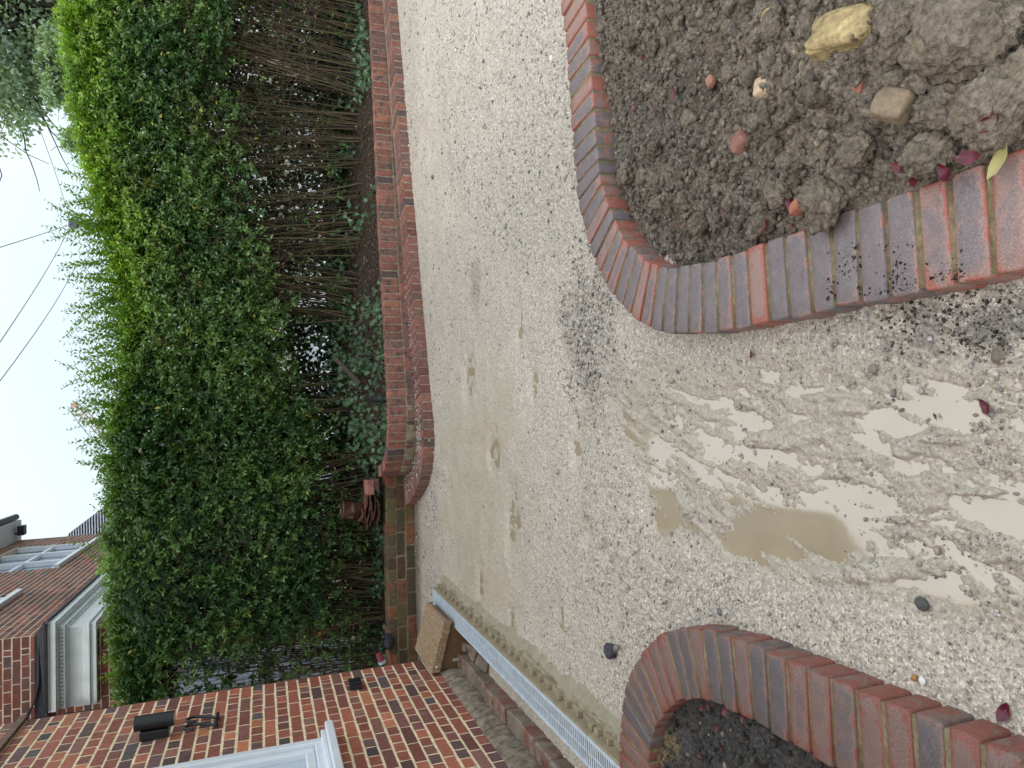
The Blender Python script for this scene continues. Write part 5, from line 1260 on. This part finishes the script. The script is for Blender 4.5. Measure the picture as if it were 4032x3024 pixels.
# top surface and long new shoots standing above it
n2 = 4200; xs = XL+(XR-XL)*rg.rand(n2); ys_ = yfront(xs)+.08+rg.rand(n2)*.62; zs = hz_top(xs)-.30+.28*rg.rand(n2)+.06*fbm(xs*4, ys_*4, s=640)
dirs = np.stack([.25*rg.randn(n2), -.15+.25*rg.randn(n2), 1+.2*rg.randn(n2)], 1)
tag(adopt(twig_leaves(n2, xs, ys_, zs, dirs, 5, .024+.010*rg.rand(n2), .034, .052, hedge_colour, 'top_growth', 'privet', None), hedge), kind='stuff')
spk = [(300,95),(175,95),(205,240),(330,640),(325,930),(180,780),(175,880),(215,985),(170,870),(205,985),(245,1100),(300,1190),(290,1290),(270,1355),(345,1290),(320,1415),(355,1475),(310,1560),(330,1640),(370,1715),(375,1890),(385,1990),(245,2160),(310,2240),(320,1620),(360,1820),(240,1020),(260,1200),(285,1250),(300,1500),(140,525),(230,500)]
nsp = len(spk); extra = 430
sx = []; sz2 = []; sl = []; sy = []
for (x, y) in spk:
    p = atY(x, y, 7.4); p = atY(x, y, float(yfront(p[0]))+.22); sx.append(p[0]); sy.append(p[1]); b0 = hz_top(p[0])-.15; sl.append(max(.12, p[2]-b0)); sz2.append(b0)
ex = np.where(rg.rand(extra) < .62, -.75+2.6*rg.rand(extra), XL+(XR-XL)*rg.rand(extra)); dens_ = .10+.26*sstep(-1.1, -.2, ex)*sstep(2.4, 1.5, ex)
sx = np.r_[sx, ex]; sy = np.r_[sy, yfront(ex)+.08+.6*rg.rand(extra)]; sz2 = np.r_[sz2, hz_top(ex)-.1]; sl = np.r_[sl, .08+(.48*rg.rand(extra)**1.1+.02)*dens_*3.0]
C = []; D = []; Nn = []; Lg = []; Cl = []; SP = []
for i in range(len(sx)):
    lean = np.array([.20*rg.randn(), .10*rg.randn(), 1.]); lean /= np.linalg.norm(lean); bend = np.array([.30*rg.randn(), .05*rg.randn(), 0])
    m_ = max(3, int(sl[i]/.034)); az = rg.rand()*6.28; pts = []
    for k in range(m_+1):
        s_ = sl[i]*k/m_; p = np.array([sx[i], sy[i], sz2[i]])+lean*s_+bend*s_*s_/max(sl[i], .2)
        if k % max(1, m_//6) == 0 and len(pts) < 6: pts.append(p)
        a_ = az+(k % 2)*1.35; sh = 1-.55*(k/m_)**3
        for s2 in (0, math.pi):
            d = np.array([math.cos(a_+s2), math.sin(a_+s2), .75+.25*rg.rand()]); C.append(p); D.append(d); Nn.append(np.array([-d[0]*.6, -d[1]*.6, 1.])+.25*rg.randn(3)); Lg.append((.050+.022*rg.rand())*sh)
            g = .35+.5*rg.rand(); Cl.append(np.array([.05, .13, .02])*(1-g)+np.array([.17, .33, .03])*g)
    while len(pts) < 6: pts.append(p)
    pts[-1] = p; SP.append(pts)
C, D, Nn, Lg, Cl = [np.array(q) for q in (C, D, Nn, Lg, Cl)]
tag(adopt(leaves(C, D, Nn, Lg, Lg*.46, Cl, 'new_shoots', M['privet'], None), hedge), kind='stuff')
SP = np.array(SP); tag(adopt(tubes(SP, np.tile(np.linspace(.0022, .001, 6), (len(SP), 1)), np.tile([.12, .15, .05], (len(SP), 1)), 'shoot_stems', M['stem'], None), hedge), kind='stuff')
# stems: clumps of upright stems and a haze of twigs in front
ns_ = 1000; clx = XL+(XR-XL)*np.sort(rg.rand(95)); ci_ = rg.randint(0, 95, ns_)
x0 = clx[ci_]+.035*rg.randn(ns_); y0 = yfront(x0)+.14+.5*rg.rand(ns_); z0 = bankz(x0, y0)-.05
lean_ = (.16*np.sin(clx*2.3)+.10*rg.randn(95))[ci_]+.05*rg.randn(ns_); Ht = 1.5+.75*rg.rand(ns_); mm = 9
s_ = np.linspace(0, 1, mm)[None]
PX = x0[:, None]+lean_[:, None]*Ht[:, None]*s_+(.10*rg.randn(ns_))[:, None]*s_**2+.018*np.cumsum(rg.randn(ns_, mm), 1)*.5
PY = y0[:, None]+(.04+.07*rg.randn(ns_))[:, None]*s_+.012*np.cumsum(rg.randn(ns_, mm), 1)*.5
PZ = z0[:, None]+Ht[:, None]*s_
cs = np.array([(.13, .10, .055), (.09, .07, .042), (.055, .045, .032), (.12, .10, .05)])[rg.randint(0, 4, ns_)]
r0_ = .0035+.0065*rg.rand(ns_)**2
adopt(tubes(np.stack([PX, PY, PZ], -1), r0_[:, None]*np.linspace(1, .45, mm)[None], cs, 'stems', M['stem'], None, 5), hedge).__setitem__('kind', 'stuff')
nt_ = 3600; xt = XL+(XR-XL)*rg.rand(nt_); zlow = bankz(xt, yfront(xt)+.2); zt_ = zlow+.25+rg.rand(nt_)*(1.5)
w_ = sstep(.2, 1.6, xt)*.9+.25; k = rg.rand(nt_) < w_; xt, zt_ = xt[k], zt_[k]; nt_ = len(xt)
yt = yfront(xt)-.02+.35*rg.rand(nt_); mm = 7; th = rg.rand(nt_)*6.28; Lt = .15+.30*rg.rand(nt_)
dx_ = np.cos(th)*.7; dz_ = np.abs(np.sin(th))*.9+.1; s_ = np.linspace(0, 1, mm)[None]; bend_ = .35*rg.randn(nt_)
PX = xt[:, None]+Lt[:, None]*(dx_[:, None]*s_+bend_[:, None]*s_**2*.5)+.006*np.cumsum(rg.randn(nt_, mm), 1); PZ = zt_[:, None]+Lt[:, None]*(dz_[:, None]*s_-np.abs(bend_)[:, None]*s_**2*.6)+.006*np.cumsum(rg.randn(nt_, mm), 1)
PY = yt[:, None]-.06*s_*rg.rand(nt_)[:, None]+.006*np.cumsum(rg.randn(nt_, mm), 1)
cs = np.array([(.16, .11, .07), (.12, .09, .06), (.09, .07, .045)])[rg.randint(0, 3, nt_)]
adopt(tubes(np.stack([PX, PY, PZ], -1), (.0010+.0012*rg.rand(nt_))[:, None]*np.ones((1, mm)), cs, 'twigs', M['stem'], None, 3), hedge).__setitem__('kind', 'stuff')
# sparse leafy sprigs low down among the stems
n3 = 1500; xs = XL+(XR-XL)*rg.rand(n3); zl = bankz(xs, yfront(xs)+.2)+.15; zs = zl+(hz_low(xs)+.2-zl)*rg.rand(n3); ys_ = yfront(xs)-.02+.3*rg.rand(n3)
k = rg.rand(n3) < np.where(xs > .4, .55, 1.)*sstep(-.5, .35, fbm(xs*2.3, zs*2.3, s=650)+.15); xs, ys_, zs = xs[k], ys_[k], zs[k]; n3 = len(xs)
dirs = np.stack([.6*rg.randn(n3), -.6+.3*rg.randn(n3), .5+.4*rg.randn(n3)], 1)
adopt(twig_leaves(n3, xs, ys_, zs, dirs, 3, .02+.006*rg.rand(n3), .024, .042, lambda x, y, z: np.array([.06, .13, .028])*(.7+.8*rg.rand(len(x), 1)), 'lower_sprigs', 'privet', None), hedge).__setitem__('kind', 'stuff')
# yew growing through the left part of the hedge: flat sprays of short needles
yew = thing('yew_shrub', 'dark green yew growing through the left end of the privet hedge', 'shrub', (-1.75, 7.4, .4))
n4 = 2300; a_ = rg.rand(n4)*6.28; r_ = np.sqrt(rg.rand(n4)); xs = -1.72+.85*r_*np.cos(a_); zs = 1.72+.90*r_*np.sin(a_); ys_ = yfront(xs)+.0+.30*rg.rand(n4)**1.5
C = []; D = []; Nn = []; Lg = []; Cl = []
dr = np.stack([.8*rg.randn(n4), -.5+.2*rg.randn(n4), .2+.5*rg.randn(n4)], 1); dr /= np.linalg.norm(dr, axis=1)[:, None]
sd_ = np.cross(dr, np.array([0, -.8, .5])+.3*rg.randn(n4, 3)); sd_ /= np.linalg.norm(sd_, axis=1)[:, None]; nr_ = np.cross(sd_, dr); tone = (.6+.8*rg.rand(n4, 1))
for k in range(11):
    p = np.stack([xs, ys_, zs], 1)+dr*(k*.0095)+np.array([0, 0, -.0006])*k*k
    for s2 in (-1, 1):
        C.append(p); D.append(sd_*s2+dr*.7); Nn.append(nr_+.1*rg.randn(n4, 3)); Lg.append(np.full(n4, .021*(1-.05*k))); Cl.append(np.array([.022, .062, .026])*tone)
C, D, Nn, Lg, Cl = [np.concatenate(q) for q in (C, D, Nn, Lg, Cl)]
adopt(leaves(C, D, Nn, Lg, Lg*.26, Cl, 'foliage', M['yew'], None, .05, .05), yew)
n5 = 26; x0 = -1.75+.5*rg.randn(n5); y0 = yfront(x0)+.35; s_ = np.linspace(0, 1, 8)[None]
PX = x0[:, None]+.25*rg.randn(n5, 1)*s_+0*s_; PY = y0[:, None]-.1*s_; PZ = .3+(1.3+.8*rg.rand(n5, 1))*s_
adopt(tubes(np.stack([PX, PY, PZ], -1), np.full((n5, 8), .009), np.tile([.10, .06, .045], (n5, 1)), 'trunk', M['stem'], None, 6), yew)
# ivy carpet on the bank
n6 = 4600; xs = XL+(XR-XL)*rg.rand(n6); g = rg.rand(n6); ywl = np.interp(xs, [-3.4, -.86, -.7, -.17, 1.5, 4.07, 5.4], [6.95, 6.95, 6.5, 6.26, 6.86, 7.59, 8.0]); ys_ = ywl+.05+1.0*g
zs = bankz(xs, ys_)+.02+.22*rg.rand(n6)**2*(.3+g); dn_ = sstep(-.25, .25, fbm(xs*1.7, ys_*1.7, s=660)+.25*fbm(xs*6, ys_*6, s=661)+.25*sstep(.2, .7, g)-.1*(xs > 1.0)+.35*sstep(2.6, 3.4, xs)+.2*sstep(-.4, -1.2, xs))
k = rg.rand(n6) < dn_; xs, ys_, zs = xs[k], ys_[k], zs[k]; n6 = len(xs)
a_ = rg.rand(n6)*6.28; C0 = np.stack([xs, ys_, zs], 1); Nn0 = np.stack([.5*rg.randn(n6), -.9+.35*rg.randn(n6), .7+.3*rg.randn(n6)], 1); Nn0 /= np.linalg.norm(Nn0, axis=1)[:, None]
T1 = np.cross(Nn0, np.array([0, 0, 1.])); T1 /= np.linalg.norm(T1, axis=1)[:, None]; T2 = np.cross(T1, Nn0); sz = .020+.022*rg.rand(n6)
oc = np.array([.030, .080, .026])*(.6+.9*rg.rand(n6, 1)); lt = rg.rand(n6) < .25; oc[lt] = np.array([.085, .17, .07])*(.7+.5*rg.rand(lt.sum(), 1))
lob = [(0, -.35), (.55, -.55), (.42, -.1), (1., .12), (.36, .3), (0, 1.15), (-.36, .3), (-1., .12), (-.42, -.1), (-.55, -.55)]
rot = rg.randn(n6)*.7; cr_, sr_ = np.cos(rot), np.sin(rot); V = []
for (a, b_) in lob+[(0, .1)]:
    u_ = (a*cr_-b_*sr_)*sz; v_ = -(a*sr_+b_*cr_)*sz; V.append(C0+T1*u_[:, None]+T2*v_[:, None]+Nn0*((.25*abs(a)*sz) if (a, b_) != (0, .1) else 0*sz)[:, None])
V = np.stack(V, 1).reshape(-1, 3); F = np.array([(i, (i+1) % 10, 10) for i in range(10)]); F = (F[None]+(np.arange(n6)*11)[:, None, None]).reshape(-1, 3)
tag(npmesh('ivy', V, F, M['ivy'], None, False, {'col': np.repeat(oc, 11, 0)}), kind='stuff')
# dead leaves, bits of twig on the bank
n7 = 2600; xs = XL+(XR-XL)*rg.rand(n7); g = rg.rand(n7); ywl = np.interp(xs, [-3.4, -.86, -.7, -.17, 1.5, 4.07, 5.4], [6.95, 6.95, 6.5, 6.26, 6.86, 7.59, 8.0]); ys_ = ywl+.04+.8*g; zs = bankz(xs, ys_)+.035
nn = np.stack([.4*rg.randn(n7), -.3+.4*rg.randn(n7), np.ones(n7)], 1); dd_ = np.stack([rg.randn(n7), rg.randn(n7), .2*rg.randn(n7)], 1)
tag(leaves(np.stack([xs, ys_, zs], 1), dd_, nn, .02+.03*rg.rand(n7), .006+.016*rg.rand(n7), np.array([.085, .05, .03])*(.5+1.3*rg.rand(n7, 1)), 'leaf_litter', M['ivy'], None), kind='stuff')

# ------------------------------------------------------------------ trees beyond
def tree(label, cx, cy, cz, rx, ry, rz, n, Lm, cols, trunk_r, seed, clumps=40, lean=0.):
    rg = np.random.RandomState(seed); t = thing('background_tree', label, 'tree', (cx, cy, .3))
    cc = rg.randn(clumps, 3); cc /= np.linalg.norm(cc, axis=1)[:, None]; cc *= (.35+.6*rg.rand(clumps, 1)**.6); cc = cc*np.array([rx, ry, rz])+np.array([cx, cy, cz])
    cr_ = (.20+.22*rg.rand(clumps))*min(rx, rz)
    P = []; Rd = []
    for i in range(clumps):
        a = np.array([cx+lean, cy, cz-rz*1.1]); b_ = cc[i]; m1 = a*.45+b_*.55+np.array([0, 0, -.15*rz])+.12*rg.randn(3)
        s_ = np.linspace(0, 1, 9)[:, None]; q = (1-s_)**2*a+2*s_*(1-s_)*m1+s_**2*b_; q[1:-1] += .06*rg.randn(7, 3); P.append(q); Rd.append(np.linspace(trunk_r*.42, trunk_r*.07, 9))
    for i in range(clumps*3):
        j = rg.randint(clumps); a = cc[j]*.8+np.array([cx, cy, cz-.3])*.2; b_ = cc[j]+rg.randn(3)*cr_[j]*1.1; s_ = np.linspace(0, 1, 9)[:, None]; q = a*(1-s_)+b_*s_; q[1:-1] += .03*rg.randn(7, 3); P.append(q); Rd.append(np.linspace(trunk_r*.10, trunk_r*.03, 9))
    adopt(tubes(np.array(P), np.array(Rd), np.tile([.05, .042, .035], (len(P), 1)), 'limbs', M['stem'], None, 6), t)
    tp_ = np.array([[(cx+lean, cy, z) for z in np.linspace(-.1, cz-rz*1.05, 6)]]); adopt(tubes(tp_, np.array([np.linspace(trunk_r, trunk_r*.7, 6)]), np.array([[.06, .05, .04]]), 'trunk', M['stem'], None, 12), t)
    j = rg.randint(0, clumps, n); v = rg.randn(n, 3); v /= np.linalg.norm(v, axis=1)[:, None]; C = cc[j]+v*(cr_[j]*(rg.rand(n)**.5))[:, None]*np.array([1.15, 1.15, .8])
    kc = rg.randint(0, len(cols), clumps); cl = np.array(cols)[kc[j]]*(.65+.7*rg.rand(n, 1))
    D = v*.6+np.array([0, 0, -.5])+.7*rg.randn(n, 3); Nn = np.array([0, -.2, 1.])+.7*rg.randn(n, 3); Lg = Lm*(.7+.6*rg.rand(n))
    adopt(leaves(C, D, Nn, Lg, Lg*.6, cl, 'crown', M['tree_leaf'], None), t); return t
tree('large grey-green tree rising behind the hedge at the far corner of the photo', 7.5, 16.5, 7.3, 2.3, 1.8, 2.9, 30000, .10, [(.26, .37, .25), (.31, .42, .29), (.21, .31, .21)], .22, 91, 70)  # leaf colours paled to stand in for distance haze
tree('paler bushy tree just above the hedge top in front of the large one', 5.75, 15.2, 4.35, 1.25, 1.1, .85, 12000, .085, [(.31, .43, .28), (.27, .38, .25)], .12, 92, 26)  # haze put into the leaf colours here too
tree('yellow-green shrub behind the bare stems near the corner of the photo', 3.6, 9.3, 1.6, .7, .5, .7, 3500, .05, [(.16, .26, .05), (.10, .19, .05)], .05, 93, 12)

# ------------------------------------------------------------------ pole, wires and crane in the distance
pt = atY(292, 882, 24.)
pl_ = thing('utility_pole', 'grey pole head with wires just above the hedge', 'utility pole', (pt[0], 24, 0))
mb = MB(); mb.tube([(pt[0], 24, 0), (pt[0], 24, pt[2]+.10)], [.13, .10], 12); adopt(mb.build('pole', simple('pole_wood', (.16, .16, .17), .8)), pl_)
mb = MB(); mb.box((pt[0]-.12, 23.85, pt[2]-.10), (pt[0]+.12, 24.1, pt[2]+.12), (.1, .1, .1), None, .01); adopt(mb.build('terminal_box', simple('pole_box', (.13, .14, .16), .7)), pl_)
def wire(a, b_, sag, label, r_=.010):
    a = np.array(a); b_ = np.array(b_); d = b_-a; a = a; b2 = b_+d*.35; pts = [a+(b2-a)*s_+np.array([0, 0, -sag*4*s_*(1-s_)]) for s_ in np.linspace(0, 1, 30)]
    mb = MB(); mb.tube(pts, r_, 5); tag(mb.build('overhead_wire', simple('wire', (.16, .20, .24), .6)), label, 'wire')
hd = np.array([pt[0], 24, pt[2]+.08])
wire(hd, atY(0, 970, 14.), .05, 'steep overhead wire leaving the pole head toward the top of the sky', .008)
wire(hd, atY(0, 1310, 12.), .10, 'overhead wire falling away from the pole head across the open sky', .007)
wire(atY(300, 1040, 22.), atY(0, 1460, 12.), .12, 'lowest overhead wire crossing the sky above the spiky hedge top', .007)
wire(hd, atY(0, 174, 15.), .12, 'overhead wire running from the pole head in front of the grey-green tree', .008)
c0 = atY(292, 1597, 160.); c1 = atY(400, 1700, 160.)
crn = thing('tower_crane', 'faint distant crane jib with a red tip poking above the hedge', 'crane', (c1[0], 160, 0))
d = c0-c1; nrm = np.array([-d[2], 0, d[0]]); nrm /= np.linalg.norm(nrm); mb = MB(); c1x = c1-d*.6
rails = [(nrm*1.0), (-nrm*1.0), (np.array([0, 1.6, 0]))]
for r_ in rails: mb.tube([c1x+r_, c0+r_*.7], .14, 4)
for k in range(22):
    a = c1x+(c0-c1x)*k/22; b_ = c1x+(c0-c1x)*(k+1)/22; mb.tube([a+rails[k % 2], b_+rails[(k+1) % 2]], .09, 4); mb.tube([a+rails[k % 2], a+rails[2]], .08, 4)
adopt(mb.build('jib', simple('crane_paint', (.55, .45, .45), .6)), crn)
mb = MB(); mb.tube([c0+nrm*1.2*np.sign(-nrm[0]), c1x+nrm*3*np.sign(-nrm[0])], .10, 4); adopt(mb.build('stay_cable', simple('crane_cable', (.35, .40, .45), .6)), crn)
mb = MB(); mb.box(c0-np.array([.55, .4, .5]), c0+np.array([.55, .4, .5]), (.5, .1, .05)); adopt(mb.build('jib_head', simple('crane_red', (.60, .38, .34), .6)), crn)
mb = MB(); mb.tube([(c1x[0], 160, -.09), c1x], 1.0, 4); adopt(mb.build('mast', simple('crane_mast', (.5, .45, .42), .6)), crn)
